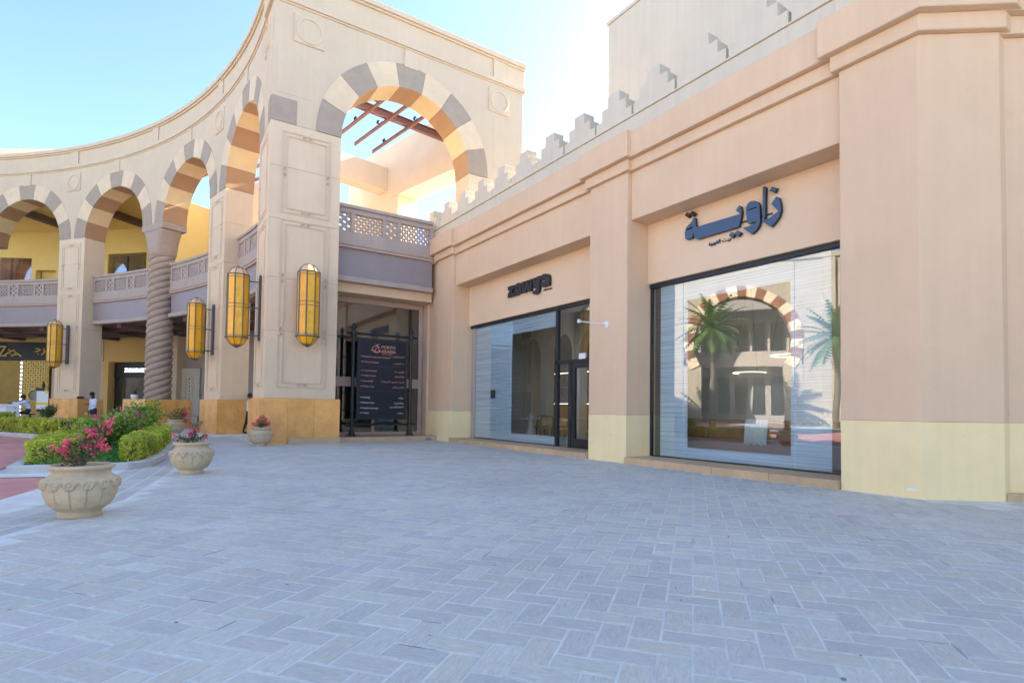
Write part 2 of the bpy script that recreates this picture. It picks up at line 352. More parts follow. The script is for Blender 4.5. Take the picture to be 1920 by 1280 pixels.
# ------------------------------------------------------------------ ground, road, paving
def sheet(name, poly, z, m, holes=None):
    mb = MB(); mb.add([(x, y, z) for x, y in poly], [tuple(range(len(poly)))])
    o = ob(name, mb, m, recalc=False); o['kind'] = 'structure'
    if o.data.polygons[0].normal.z < 0: o.data.flip_normals()
    return o
sheet('ground', [(-900, -900), (900, -900), (900, 900), (-900, 900)], -.03, GREYPAV)
EDGE = [(-1.6, 4.0), (-1.04, 7.03), (-.13, 8.86), (.34, 11.2), (.72, 13.4), (1.05, 16.8), (1.35, 20.7), (1.5, 24.5), (1.0, 28.2), (-.5, 31.2), (-3, 33.4), (-8, 36.5)]
road = sheet('road', [(-14, -8), (-2.6, -8), (-2.2, 6.6), (-1.44, 9.68), (-1.17, 10.75), (-1.27, 12.34), (-1.9, 12.55), (-2.2, 13.3), (-2.0, 16.0), (-2.2, 24.5), (-4.2, 28.3), (-10, 33), (-14, 36)], -.014, REDROAD)
plaza = sheet('plaza_pavement', EDGE+[(-9, 60), (30, 60), (30, -25), (-1.7, -25)], -.0005, MORTAR)
band = sheet('border_band', [(-2.6, -8), (-2.2, 6.6), (-1.44, 9.68), (-1.17, 10.75), (-1.27, 12.34), (-1.9, 12.55), (-2.2, 13.3), (-1.0, 13.2)]+[(.72, 13.4), (.34, 11.2), (-.13, 8.86), (-1.04, 7.03), (-1.6, 4), (-1.7, -8)], -.0045, MORTAR)

A1_, A2_ = R(-51.5), R(38.5); E1 = Vector((math.cos(A1_), math.sin(A1_))); E2 = Vector((math.cos(A2_), math.sin(A2_)))
PW = .168
def paver_geo(w_, h_, top, tilt=(0, 0), zj=0):
    g, c = .0075, .006
    a, b = w_/2-g, h_/2-g
    vs = [(-a, -b, -.004), (a, -b, -.004), (a, b, -.004), (-a, b, -.004), (-a, -b, top-c*.6+zj), (a, -b, top-c*.6+zj), (a, b, top-c*.6+zj), (-a, b, top-c*.6+zj),
          (-a+c, -b+c, top+zj), (a-c, -b+c, top+zj), (a-c, b-c, top+zj), (-a+c, b-c, top+zj)]
    vs = [(x, y, z+(x*tilt[0]+y*tilt[1] if z > 0 else 0)) for x, y, z in vs]
    fs = [(8, 9, 10, 11)]+[(i, (i+1) % 4, 4+(i+1) % 4, 4+i) for i in range(4)]+[(4+i, 4+(i+1) % 4, 8+(i+1) % 4, 8+i) for i in range(4)]
    return vs, fs
def edge_x(y):       # plaza side of the border: X of the edge at this Y
    for (x0, y0), (x1, y1) in zip(EDGE, EDGE[1:]):
        if y0 <= y <= y1: return x0+(x1-x0)*(y-y0)/(y1-y0)
    return -1.6 if y < 4 else 1.5
BODIES = [(9.48, 30, 2.6, 21), (3.1, 5.9, 19.2, 30), (5.8, 30, 20.3, 40)]
pav = []
n_ = 150
for i in range(-n_, n_):
    for j in range(-n_, n_):
        v = (i-j) % 4
        if v not in (0, 3): continue
        cu, cv = ((i+1)*PW, (j+.5)*PW) if v == 0 else ((i+.5)*PW, (j+1)*PW)
        p = E1*cu+E2*cv
        if p.y < .2 or p.y > 24.5 or p.x > 14 or p.x < edge_x(p.y)+.14: continue
        if any(x0 < p.x < x1 and y0 < p.y < y1 for x0, x1, y0, y1 in BODIES): continue
        if p.x > 10.4 and (p.x-10.5)*.61+(p.y-2.85)*.79 > -.05: continue
        f = in_frame(p.x, p.y, 160)
        if not f: continue
        inside = 0 <= f[0] <= 1920 and f[1] <= 1290
        pav.append((f[2] if inside else f[2]+50, p.x, p.y, v))
pav.sort()
TINTS = [(1, 1, 1.0), (.94, .94, .96), (1.03, 1.03, 1.02), (.97, .95, 1.0), (1.02, 1.0, .97), (.90, .91, .94), (1.06, 1.06, 1.05), (.98, .97, .95), (.96, .94, .97), (1.0, 1.02, 1.04)]
def set_puv(me, faces_uv):
    a = me.attributes.new('puv', 'FLOAT_VECTOR', 'POINT'); a.data.foreach_set('vector', faces_uv)
variants = []
for k in range(14):
    vs, fs = paver_geo(2*PW, PW, .0038, (random.uniform(-.006, .006), random.uniform(-.012, .012)), random.uniform(-.0012, .0012))
    me = bpy.data.meshes.new('paver'); me.from_pydata(vs, [], fs); me.materials.append(PAVER)
    ca = me.color_attributes.new('tint', 'FLOAT_COLOR', 'CORNER'); ca.data.foreach_set('color', (list(TINTS[k % len(TINTS)])+[1])*len(me.loops))
    o = random.uniform(0, 40); set_puv(me, [c for x, y, z in vs for c in (x+o, y+o*1.7, 0)]); variants.append(me)
for k, (dd, x, y, v) in enumerate(pav[:300]):
    o = bpy.data.objects.new('paver', random.choice(variants)); COL.objects.link(o); o.parent = plaza
    o.location = (x, y, 0); o.rotation_euler = (0, 0, (A1_ if v == 0 else A2_)+random.choice((0, math.pi))+random.uniform(-.004, .004))
mb = MB(); puv = []
for (dd, x, y, v) in pav[300:]:
    vs, fs = paver_geo(2*PW, PW, .0038, (random.uniform(-.005, .005), random.uniform(-.01, .01)), random.uniform(-.0012, .0012))
    a = (A1_ if v == 0 else A2_); ca_, sa_ = math.cos(a), math.sin(a); o_ = random.uniform(0, 60)
    mb.add([(x+px*ca_-py*sa_, y+px*sa_+py*ca_, z) for px, py, z in vs], fs, 0, random.choice(TINTS))
    for px, py, z in vs: puv += (px+o_, py+o_*1.3, 0)
o = ob('far_pavers', mb, PAVER, plaza, local=True, recalc=False, kind='stuff'); set_puv(o.data, puv)
print('pavers', len(pav))
# open joints where the sand has washed out, and trodden-in spots
OPENJ = mat('dark_open_joint', (.25, .25, .25), .2, 9, .95, 0); GUM = mat('dark_spot', (.24, .235, .23), .2, 9, .9, 0)
mj, mg = MB(), MB(); rj = random.Random(3)
for (dd, x, y, v) in rj.sample(pav, 170):
    a = A1_ if v == 0 else A2_; sd_ = rj.choice((-1, 1)); ln = rj.uniform(.05, .15); off = rj.uniform(-.1, .1); wd = rj.uniform(.003, .0055)
    def q(u_, w_): return (x+u_*math.cos(a)-w_*math.sin(a), y+u_*math.sin(a)+w_*math.cos(a))
    mj.prism([q(off-ln, sd_*PW/2-wd*.4), q(off, sd_*PW/2-wd), q(off+ln, sd_*PW/2-wd*.3), q(off+ln, sd_*PW/2+wd*.4), q(off, sd_*PW/2+wd), q(off-ln, sd_*PW/2+wd*.3)], -.0004, .0014)
for (dd, x, y, v) in rj.sample(pav, 90):
    r0 = rj.uniform(.006, .016); x += rj.uniform(-.1, .1); y += rj.uniform(-.1, .1)
    mg.prism([(x+r0*(1+.3*math.sin(3*k+x))*math.cos(k*.7854), y+r0*math.sin(k*.7854)) for k in range(8)], .003, .0058)
ob('open_joints', mj, OPENJ, plaza, local=True, kind='stuff'); ob('trodden_spots', mg, GUM, plaza, local=True, kind='stuff')
# slabs of the border band, laid along the edge in two rows
slab_src = [(-1.6, 4.0), (-1.04, 7.03), (-.13, 8.86), (.34, 11.2), (.72, 13.4)]
mb = None
for row in range(3):
    off = -.04-row*.3; acc = 0; k = 0
    for (x0, y0), (x1, y1) in zip(slab_src, slab_src[1:]):
        a, b = Vector((x0, y0)), Vector((x1, y1)); t = (b-a).normalized(); nrm = Vector((-t.y, t.x)); L_ = (b-a).length; n = max(1, round(L_/.46))
        for q in range(n):
            c = a+t*(q+.5)*L_/n+nrm*(.15-off-.14)
            vs, fs = paver_geo(L_/n, .3, .002)
            m2 = MB(); tn = random.choice(TINTS); tn = tuple(v_*.93 for v_ in tn); o_ = random.uniform(0, 50)
            m2.add(vs, fs, 0, tn)
            s_ = ob('border_slab', m2, PAVER, band, local=True, recalc=False); s_.location = (c.x, c.y, -.006); s_.rotation_euler = (0, 0, math.atan2(t.y, t.x))
            set_puv(s_.data, [cc for x, y, z in vs for cc in (x+o_, y+o_, 0)])
# faded pink paint spill on the paving (thin uneven film)
def blob(name, cx, cy, rx, ry, ang, lbl):
    mb = MB(); n = 22; pts = []
    for i in range(n):
        a = 2*math.pi*i/n; r = 1+.35*math.sin(3*a+cx)+random.uniform(-.2, .2)
        x, y = rx*r*math.cos(a), ry*r*math.sin(a); pts.append((cx+x*math.cos(ang)-y*math.sin(ang), cy+x*math.sin(ang)+y*math.cos(ang)))
    mb.prism(pts, .0045, .0062); o = ob(name, mb, REDB); tag(o, lbl, 'paint spill', 'pink spills near the corner pillar'); return o

# planting bed: kerb, soil, hedges, ground cover
BED = [(-1.9, 13.15), (-.85, 12.98), (-.1, 13.0), (.25, 13.5), (.55, 15.2), (.85, 18.4), (1.05, 21.5), (1.1, 24.5), (.6, 27.6), (-.8, 30), (-3, 32), (-6.5, 34.6), (-10, 36.5), (-12, 33.5), (-7.5, 30.6), (-4.28, 28.2), (-2.6, 25), (-2.1, 21), (-1.95, 17)]
def inset(poly, d):
    n = len(poly); a = sum(poly[i][0]*poly[(i+1) % n][1]-poly[(i+1) % n][0]*poly[i][1] for i in range(n)); sg = 1 if a > 0 else -1
    out = []
    for i in range(n):
        p0, p1, p2 = Vector(poly[i-1]), Vector(poly[i]), Vector(poly[(i+1) % n])
        e1, e2 = (p1-p0).normalized(), (p2-p1).normalized(); n1, n2 = Vector((-e1.y, e1.x))*sg, Vector((-e2.y, e2.x))*sg
        b = (n1+n2); b = b/max(.35, b.dot(b)/2) if b.length > 0 else n1
        out.append((p1.x+b.x*d, p1.y+b.y*d))
    return out
bedt = thing('planting_bed', 'curved planting bed with pale concrete kerb beside the red road', 'planting bed', (-1, 20, 0))
inn = inset(BED, .17); n = len(BED)
for i in range(n):
    q = [BED[i], BED[(i+1) % n], inn[(i+1) % n], inn[i]]
    mb = MB(); top = inset(q, .012); mb.prism(q, -.03, .13); ob('kerb', mb, KERB, bedt, bevel=.02)
mb = MB(); mb.add([(x, y, .09) for x, y in inset(BED, .16)], [tuple(range(n))]); ob('soil', mb, SOIL, bedt)

def leafq(mb, p, size, nrm, tint, asp=.55):
    u = Vector((random.gauss(0, 1), random.gauss(0, 1), random.gauss(0, 1))); u = (u-nrm*u.dot(nrm)).normalized(); v = nrm.cross(u)
    a = p-u*size*.5; c = p+u*size*.5; f = nrm*size*.12
    mb.add([a, p+v*size*asp*.5+f, c, p-v*size*asp*.5+f], [(0, 1, 2), (0, 2, 3)], 0, tint)
def rnd_dir(up=.0):
    v = Vector((random.gauss(0, 1), random.gauss(0, 1), random.gauss(0, 1)+up)); return v.normalized()
def greens(lo=.6, hi=1.35, yel=.25):
    t = random.uniform(lo, hi); y = random.random()
    return (t*(1+yel*y*2.2), t*(1+yel*y*.6), t*(1-.2*y))
from mathutils import noise as mn
def in_poly(x, y, poly):
    r = False; n = len(poly)
    for i in range(n):
        (x0, y0), (x1, y1) = poly[i-1], poly[i]
        if (y0 > y) != (y1 > y) and x < (x1-x0)*(y-y0)/(y1-y0)+x0: r = not r
    return r
def hedge(label, poly, z0, z1, count, size, grp='clipped hedges in the planting bed'):
    cx = sum(p[0] for p in poly)/len(poly); cy = sum(p[1] for p in poly)/len(poly)
    t = thing('clipped_hedge', label, 'hedge', (cx, cy, z0), group=grp)
    core = MB(); pc = inset(poly, .09); n = len(poly); core.prism(pc, z0, z1-.09)
    ob('twig_core', core, BARK, t)
    mb = MB(); xs = [p[0] for p in poly]; ys = [p[1] for p in poly]; per = [(Vector(poly[i]), Vector(poly[(i+1) % n])) for i in range(n)]
    lens = [(b-a).length for a, b in per]; area_side = sum(lens)*(z1-z0)
    area_top = abs(sum(poly[i][0]*poly[(i+1) % n][1]-poly[(i+1) % n][0]*poly[i][1] for i in range(n)))/2
    sgn = 1 if sum(poly[i][0]*poly[(i+1) % n][1]-poly[(i+1) % n][0]*poly[i][1] for i in range(n)) > 0 else -1
    k = 0
    while k < count:
        if random.random() < area_top/(area_top+area_side):
            x, y = random.uniform(min(xs), max(xs)), random.uniform(min(ys), max(ys))
            if not in_poly(x, y, poly): continue
            nr = Vector((0, 0, 1)); p = Vector((x, y, z1))
        else:
            a, b = random.choices(per, lens)[0]; e = (b-a); p2 = a+e*random.random(); nr = Vector((e.y, -e.x, 0)).normalized()*sgn
            p = Vector((p2.x, p2.y, random.uniform(z0, z1)))
        bump = mn.noise(p*3.1)*.06+mn.noise(p*9)*.03
        p = p+nr*(bump-random.random()**1.6*.10)
        t_ = .72+.5*(mn.noise(p*2.3+Vector((5, 2, 1)))+.45)
        g = greens(.7, 1.3, .3); leafq(mb, p, size*random.uniform(.7, 1.3), (nr+rnd_dir()*.8).normalized(), tuple(c*t_ for c in g)); k += 1
    ob('foliage', mb, HEDGE, t, recalc=False, kind='stuff'); return t
hedge('low clipped hedge at the tip of the bed by the red road', [(-1.75, 14.0), (-1.25, 13.9), (-1.0, 15.0), (-1.15, 19.2), (-1.75, 19.6), (-1.9, 17)], .08, .50, 11000, .06)
hedge('clipped hedge along the kerb beside the blue-grey plaza', [(-.25, 13.5), (.05, 13.35), (.42, 15.2), (.72, 18.4), (.92, 21.3), (.45, 21.4), (.1, 18), (-.2, 15)], .08, .58, 14000, .06)
hedge('long clipped hedge beyond the red road in front of the valet desk', [(-9.5, 32.3), (-7.4, 30.9), (-4.2, 28.5), (-2.4, 25.3), (-1.7, 25.6), (-3.4, 29.3), (-6.8, 32.0), (-9.0, 33.5)], .08, .64, 14000, .09)
hedge('small darker clipped hedge behind the black floodlight', [(-2.1, 23.0), (-1.2, 22.6), (-.75, 24.2), (-1.1, 25.8), (-1.9, 25.2)], .08, .72, 4500, .075)
hedge('rounded hedge clump under the white valet desk', [(-6.2, 34.1), (-5.0, 33.4), (-4.6, 33.8), (-5.6, 34.6)], .08, .8, 2200, .09)
# ground cover inside the bed
mb = MB(); k = 0; gp = inset(BED, .3)
while k < 11000:
    x, y = random.uniform(-2, 1), random.uniform(13.1, 26)
    if not in_poly(x, y, gp): continue
    p = Vector((x, y, .1+random.random()*.09)); leafq(mb, p, random.uniform(.04, .08), rnd_dir(1.2), greens(.6, 1.25, .1), .4); k += 1
o = ob('ground_cover', mb, GRASS, None, recalc=False, kind='stuff'); o['label'] = 'low bright green ground cover inside the kerbed bed'; o['category'] = 'ground cover'

# shrubs with stems, leaves and bracts
def shrub(name, label, base, branches, nleaf, nflow, lsize, fsize, lmat, fmat, grp=None, spread=.12, cat='shrub', thick=.012, flower_ends=True):
    t = thing(name, label, cat, base, group=grp); st = MB(); lf = MB(); fl = MB(); B = Vector(base)
    ends = []; paths = []
    for (dx, dy, dz) in branches:
        e = B+Vector((dx, dy, dz)); mid = B+Vector((dx*.35+random.uniform(-.03, .03), dy*.35, dz*.55)); pts = []
        for q in range(7):
            s = q/6; pts.append(B*(1-s)**2+mid*2*s*(1-s)+e*s*s)
        st.tube(pts, [thick*(1-.7*q/6) for q in range(7)], 6); ends.append(e); paths.append(pts)
    ob('stem', st, BARK, t)
    for _ in range(nleaf):
        pts = random.choice(paths); q = random.uniform(2.2, 6); i = int(min(5, q)); p = pts[i].lerp(pts[i+1], q-i)+rnd_dir()*random.random()**.6*spread*(1.1)
        leafq(lf, p, lsize*random.uniform(.7, 1.3), (rnd_dir(.6)), greens(.55, 1.5, .25), .6)
    ob('leaves', lf, lmat, t, recalc=False, kind='stuff')
    if nflow:
        k = 0
        while k < nflow:
            pts = random.choice(paths); c = pts[random.choice((5, 6, 6, 6, 4))]+rnd_dir()*spread*random.uniform(.2, 1.0)
            for _ in range(random.randint(6, 16)):
                tt = random.uniform(.75, 1.2); leafq(fl, c+rnd_dir()*fsize*1.5*random.random(), fsize*random.uniform(.7, 1.2), rnd_dir(.4), (tt, tt*random.uniform(.6, 1.6), tt*random.uniform(.7, 1.2)), .8); k += 1
        ob('blossoms', fl, fmat, t, recalc=False, kind='stuff')
    return t
br = [(x_, random.uniform(-.7, .9), random.uniform(.45, .85)+.22*x_) for x_ in [random.uniform(-.5, .75) for _ in range(28)]]
shrub('bougainvillea_bush', 'large leafy bougainvillea bush in the bed with few pink flowers', (-.66, 17.9, .09), br, 4200, 420, .085, .06, BUSHL, BRACTP, spread=.22, cat='bush', thick=.03)
br = [(random.uniform(-.6, .6), random.uniform(-.6, .6), random.uniform(.5, 1.2)) for _ in range(18)]
shrub('bougainvillea_bush', 'sparse yellow-green bush in the bed behind the flowering bush', (.05, 24.0, .09), br, 2600, 90, .1, .06, BUSHL, BRACT, spread=.3, cat='bush', thick=.025)

# ------------------------------------------------------------------ curved arcade
R0, CX, CY = 30.6, -27.2, 21.3
def MC(s, d, z): a = s/R0; return (CX+(R0+d)*math.cos(a), CY+(R0+d)*math.sin(a), z)
YE = 19.5
def ME(u, d, z): return (u, YE+d, z)
TH = 1.15; SPR = 10.63; RI = 2.55; RO = 3.42; ZC = 14.72; ZT = 15.93
arc = thing('stone_arcade', 'tall curved limestone arcade with striped arches around the plaza', 'arcade', (3.4, 19.5, 0))
JOINTS = [1.49, 3.70, 5.45, 7.40, 9.15, SPR]
def arches(M, centers, u0, u1, step=.13):
    mb = MB(); us = []; u = u0
    n = int((u1-u0)/step); us = [u0+(u1-u0)*i/n for i in range(n+1)]
    for c in centers:                       # exact points where the ring starts
        us += [c-RO, c+RO]+[c+RO*math.cos(R(a)) for a in (3, 8, 15, 172, 177, 165)]
    us = sorted(u for u in set(us) if u0 <= u <= u1)
    def low(u):
        for c in centers:
            if abs(u-c) < RO-1e-6: return SPR+math.sqrt(max(0, (RO-.006)**2-(u-c)**2)) if abs(u-c) < RO-.006 else SPR
        return SPR
    for a, b in zip(us, us[1:]):
        la, lb = low(a), low(b)
        mb.add([M(a, 0, la), M(b, 0, lb), M(b, 0, ZC), M(a, 0, ZC), M(a, TH, la), M(b, TH, lb), M(b, TH, ZC), M(a, TH, ZC)], [(0, 1, 2, 3), (7, 6, 5, 4), (0, 4, 5, 1)])
    for u in (us[0], us[-1]): mb.add([M(u, 0, SPR), M(u, TH, SPR), M(u, TH, ZC), M(u, 0, ZC)], [(0, 1, 2, 3)])
    ob('spandrel_wall', mb, STONE, arc)
    for c in centers:
        for k in range(9):
            grey = k % 2 == 0; mv = MB(); tv = rt2(); a0, a1 = 180-20*k-.12, 180-20*(k+1)+.12; q = 4
            for j in range(q):
                b0, b1 = R(a0+(a1-a0)*j/q), R(a0+(a1-a0)*(j+1)/q)
                P = lambda r, a, d: M(c+r*math.cos(a), d, SPR+r*math.sin(a)+.002)
                d0, d1 = -.014, TH+.014
                v = [P(RI, b0, d0), P(RI, b1, d0), P(RO, b1, d0), P(RO, b0, d0), P(RI, b0, d1), P(RI, b1, d1), P(RO, b1, d1), P(RO, b0, d1)]
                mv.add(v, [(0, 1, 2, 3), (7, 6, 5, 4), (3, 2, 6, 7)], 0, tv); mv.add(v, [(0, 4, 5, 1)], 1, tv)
                if j == 0: mv.add(v, [(0, 3, 7, 4)], 0, tv)
                if j == q-1: mv.add(v, [(1, 5, 6, 2)], 0, tv)
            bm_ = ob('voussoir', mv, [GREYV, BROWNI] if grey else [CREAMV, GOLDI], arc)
            bm = bmesh.new(); bm.from_mesh(bm_.data); bmesh.ops.remove_doubles(bm, verts=bm.verts, dist=1e-4); bmesh.ops.recalc_face_normals(bm, faces=bm.faces); bm.to_mesh(bm_.data); bm.free()
def bands(M, u0, u1, n, dz=0.0):
    for nm, d0, z0, z1 in (('frieze', .02, ZC+.18, 15.70), ('cornice', -.09, ZC, ZC+.18), ('cornice_bead', -.04, ZC-.07, ZC-.002), ('coping', -.13, 15.74, ZT), ('coping_bed', -.06, 15.66, 15.74)):
        mb = MB(); mb.mbox(M, u0-(.0 if d0 > 0 else 0), u1, d0-dz, TH+.05-dz*3, z0+dz, z1+dz, n); ob(nm, mb, STONE, arc, bevel=.012)
CEN = [3.05, 10.15, 17.25, 24.35, 31.45]
arches(MC, CEN, -1.71, 34.9); bands(MC, -1.71, 34.9, 70)
def ME2(u, d, z): return (u, YE+d, z)
arches(ME, [8.2], 3.36, 13.3); bands(ME, 3.24, 13.4, 1, .003)
# raised strips above crowns and in the frieze above the piers
def strip(M, u, w_, d0, z0, z1): mb = MB(); mb.mbox(M, u-w_/2, u+w_/2, d0, .3, z0, z1, 2); ob('pilaster_strip', mb, STONE, arc, bevel=.01)
for c in CEN: strip(MC, c, .5, -.045, SPR+RO-.08, ZC-.08)
strip(ME, 8.2, .55, -.045, SPR+RO-.08, ZC-.08)
for s in (-.75, 6.6, 13.7, 20.8, 27.9): strip(MC, s, .55, -.045, ZC+.185, 15.655)
for x in (4.5, 12.1): strip(ME, x, .55, -.045, ZC+.185, 15.655)
def medallion(M, u, z):
    mb = MB(); mb.mbox(M, u-.5, u+.5, -.05, .02, z-.5, z+.5, 2); ob('medallion_plate', mb, STONE, arc, bevel=.02)
    mb = MB(); K = 28
    for (r0, r1, d) in ((.36, .46, -.085),):
        ring = [(r0, -.049), (r0+.02, d), (r1-.02, d), (r1, -.049)]
        vs = [M(u+r*math.cos(2*math.pi*j/K), dd, z+r*math.sin(2*math.pi*j/K)) for (r, dd) in ring for j in range(K)]
        mb.add(vs, [(i*K+j, i*K+(j+1) % K, (i+1)*K+(j+1) % K, (i+1)*K+j) for i in range(3) for j in range(K)])
    ob('medallion_ring', mb, STONE, arc, smooth=False)
for s in (-.75, 6.6, 20.8, 27.9): medallion(MC, s, 13.88)
medallion(ME, 4.5, 13.95); medallion(ME, 12.1, 13.95)
# thin ashlar joints in the spandrels (recessed look: shallow dark grooves are real thin channels between facing slabs)
def facing(M, u0, u1, z0, z1):
    mb = MB(); mb.mbox(M, u0, u1, -.008, .01, z0, z1, 2); ob('facing_slab', mb, STONE, arc, bevel=.004)
for s in (6.6, 20.8, 27.9): facing(MC, s-.62, s+.62, 11.9, 13.25)
facing(ME, 3.5, 4.62, 11.6, 13.3); facing(ME, 11.85, 13.1, 11.2, 13.3)

def moulding(M, u0, u1, z0, z1, bosses):
    mb = MB()
    for (ins, wd, pr) in ((0, .045, .022), (.15, .035, .03)):
        a, b, c, d = u0+ins, u1-ins, z0+ins, z1-ins
        mb.mbox(M, a, b, -pr, .005, c, c+wd); mb.mbox(M, a, b, -pr, .005, d-wd, d); mb.mbox(M, a, a+wd, -pr, .005, c+wd, d-wd); mb.mbox(M, b-wd, b, -pr, .005, c+wd, d-wd)
    def disc(u, z, r=.06):
        K = 10; vs = [M(u+r*k*math.cos(2*math.pi*j/K), dd, z+r*k*math.sin(2*math.pi*j/K)) for (k, dd) in ((1, .004), (.9, -.045), (.55, -.045), (.45, -.02)) for j in range(K)]
        mb.add(vs, [(i*K+j, i*K+(j+1) % K, (i+1)*K+(j+1) % K, (i+1)*K+j) for i in range(3) for j in range(K)])
    um = (u0+u1)/2
    for zz in (z0+.1, z1-.1): disc(um-.1, zz); disc(um+.1, zz)
    for zz in bosses: 
        for uu in (u0+.1, u1-.1): disc(uu, zz+.1); disc(uu, zz-.1)
    ob('panel_moulding', mb, STONE, arc)
def pier(M, uc, wd):
    for z0, z1 in zip(JOINTS, JOINTS[1:]):
        mb = MB(); mb.mbox(M, uc-wd/2, uc+wd/2, 0, TH, z0+.004, z1-.004, 1, 0, rt2()); ob('pier_block', mb, STONE2, arc, bevel=.008)
    mb = MB(); mb.mbox(M, uc-wd/2+.02, uc+wd/2-.02, .02, TH-.02, 1.4, SPR-.01); ob('pier_core', mb, STONE, arc)
    moulding(M, uc-wd/2+.26, uc+wd/2-.26, 7.66, 10.32, [9.0]); moulding(M, uc-wd/2+.26, uc+wd/2-.26, 1.85, 7.42, [3.7, 5.45])
    base(M, uc-wd/2-.13, uc+wd/2+.13, -.13, TH+.13)
def base(M, u0, u1, d0, d1, nf=3):
    mb = MB(); mb.mbox(M, u0+.045, u1-.045, d0+.045, d1-.045, -.02, 1.47); bc = ob('pier_base', mb, STONE, arc)
    w_ = (u1-u0)/nf
    for k in range(nf):
        mb = MB(); mb.mbox(M, u0+k*w_+.002, u0+(k+1)*w_-.002, d0, d0+.04, -.02, 1.49, 1, 0, rt()); ob('base_slab', mb, OCHRE, bc, bevel=.004)
        mb = MB(); mb.mbox(M, u0+k*w_+.002, u0+(k+1)*w_-.002, d1-.04, d1, -.02, 1.49, 1, 0, rt()); ob('base_slab', mb, OCHRE, bc, bevel=.004)
    n2 = 2; dw = (d1-d0-.09)/n2
    for k in range(n2):
        for a, b in ((u0, u0+.04), (u1-.04, u1)):
            mb = MB(); mb.mbox(M, a, b, d0+.045+k*dw+.002, d0+.045+(k+1)*dw-.002, -.02, 1.49, 1, 0, rt()); ob('base_slab', mb, OCHRE, bc, bevel=.004)
pier(MC, 6.6, 2.0); pier(MC, 20.8, 2.0); pier(MC, 34.0, 1.8)
# corner pier: square plan, front along the end wall and left face along the curve
c0 = MC(-1.8, 0, 0); c1 = MC(.5, 0, 0)
QUAD = [(c0[0], YE), (5.65, YE), (5.65, 21.8), (c1[0], c1[1])]
for z0, z1 in zip(JOINTS, JOINTS[1:]):
    mb = MB(); mb.prism(QUAD, z0+.004, z1-.004, 0, rt2()); ob('pier_block', mb, STONE2, arc, bevel=.008)
mb = MB(); mb.prism(inset(QUAD, .02), 1.4, SPR-.01); ob('pier_core', mb, STONE, arc)
moulding(ME, 3.72, 5.32, 7.62, 10.36, [9.0]); moulding(ME, 3.72, 5.32, 1.85, 7.42, [3.7, 5.45])
moulding(MC, -1.45, .2, 7.62, 10.36, [9.0]); moulding(MC, -1.45, .2, 1.85, 7.42, [3.7, 5.45])
mb = MB(); mb.prism(inset(QUAD, -.08), -.02, 1.47); bc = ob('pier_base', mb, STONE, arc)
BQ = inset(QUAD, -.13)
for i, nf in ((0, 3), (3, 2)):
    a, b = Vector(BQ[i]), Vector(BQ[(i+1) % 4]); e = (b-a)/nf; nr = Vector((-e.y, e.x)).normalized()*.04
    for k in range(nf):
        p, q = a+e*(k+.002), a+e*(k+.998); mb = MB(); mb.prism([tuple(p), tuple(q), tuple(q+nr), tuple(p+nr)], -.02, 1.49, 0, rt()); ob('base_slab', mb, OCHRE, bc, bevel=.004)
mb = MB(); mb.box(4.1, 5.8, 19.26, 19.36, -.02, .2); ob('base_step', mb, SILLST, arc, bevel=.008)
# corner blocks beside the first voussoirs (grey block turning the corner)
mb = MB(); mb.mbox(ME, 3.352, 4.15, -.016, .1, SPR+.004, 11.45); mb.mbox(MC, -1.71, -1.0, -.016, .1, SPR+.004, 11.45); ob('corner_block', mb, GREYV, arc, bevel=.004)
mb = MB(); mb.mbox(ME, 10.75, 13.3, 0, TH, 6.8, SPR-.004); ob('pier_block', mb, STONE2, arc, bevel=.008)
# twisted column with bell capital on a square pedestal
sc_, dc_ = 13.72, .52
cc = MC(sc_, dc_, 0); ang_c = sc_/R0
def MP(u, d, z): return MC(sc_+u, d, z)
base(MP, -1.15, 1.15, dc_-1.12, dc_+1.12, 2)
mb = MB(); K, NZ = 72, 330; z0, z1 = 1.47, 8.95; vs = []
for i in range(NZ+1):
    z = z0+(z1-z0)*i/NZ
    for j in range(K):
        a = 2*math.pi*j/K; ph = (4*a/(2*math.pi)-z/.345) % 1.0
        r = .475+.16*math.sqrt(max(0, 1-(2*ph-1)**2)); r *= 1-.04*(z-z0)/(z1-z0)
        vs.append((cc[0]+r*math.cos(a), cc[1]+r*math.sin(a), z))
mb.add(vs, [(i*K+j, i*K+(j+1) % K, (i+1)*K+(j+1) % K, (i+1)*K+j) for i in range(NZ) for j in range(K)])
ob('twisted_shaft', mb, COLST, arc, smooth=True)
mb = MB(); prof = [(0, .56), (.1, .62), (.25, .66), (.45, .69), (.7, .73), (.95, .79), (1.2, .88), (1.35, .94)]; K = 48; vs = []
for q, (dz, r) in enumerate(prof):
    sq = (dz/1.35)**1.5
    for j in range(K):
        a = 2*math.pi*j/K; ca_, sa_ = math.cos(a), math.sin(a); m_ = max(abs(ca_), abs(sa_)); hx = r*(1-sq)+min(r/m_, r*1.3)*sq
        lu, ld = hx*sa_, hx*ca_*(1-sq*.42); vs.append(MC(sc_+lu, dc_+ld, 8.93+dz))
n = len(prof); mb.add(vs, [(i*K+j, i*K+(j+1) % K, (i+1)*K+(j+1) % K, (i+1)*K+j) for i in range(n-1) for j in range(K)]+[tuple(range(K-1, -1, -1)), tuple(range((n-1)*K, n*K))])
ob('bell_capital', mb, COLST, arc, smooth=True)
mb = MB(); mb.mbox(MC, sc_-1.03, sc_+1.03, -.03, TH+.03, 10.285, SPR-.003, 2); ob('impost_block', mb, COLST, arc, bevel=.015)

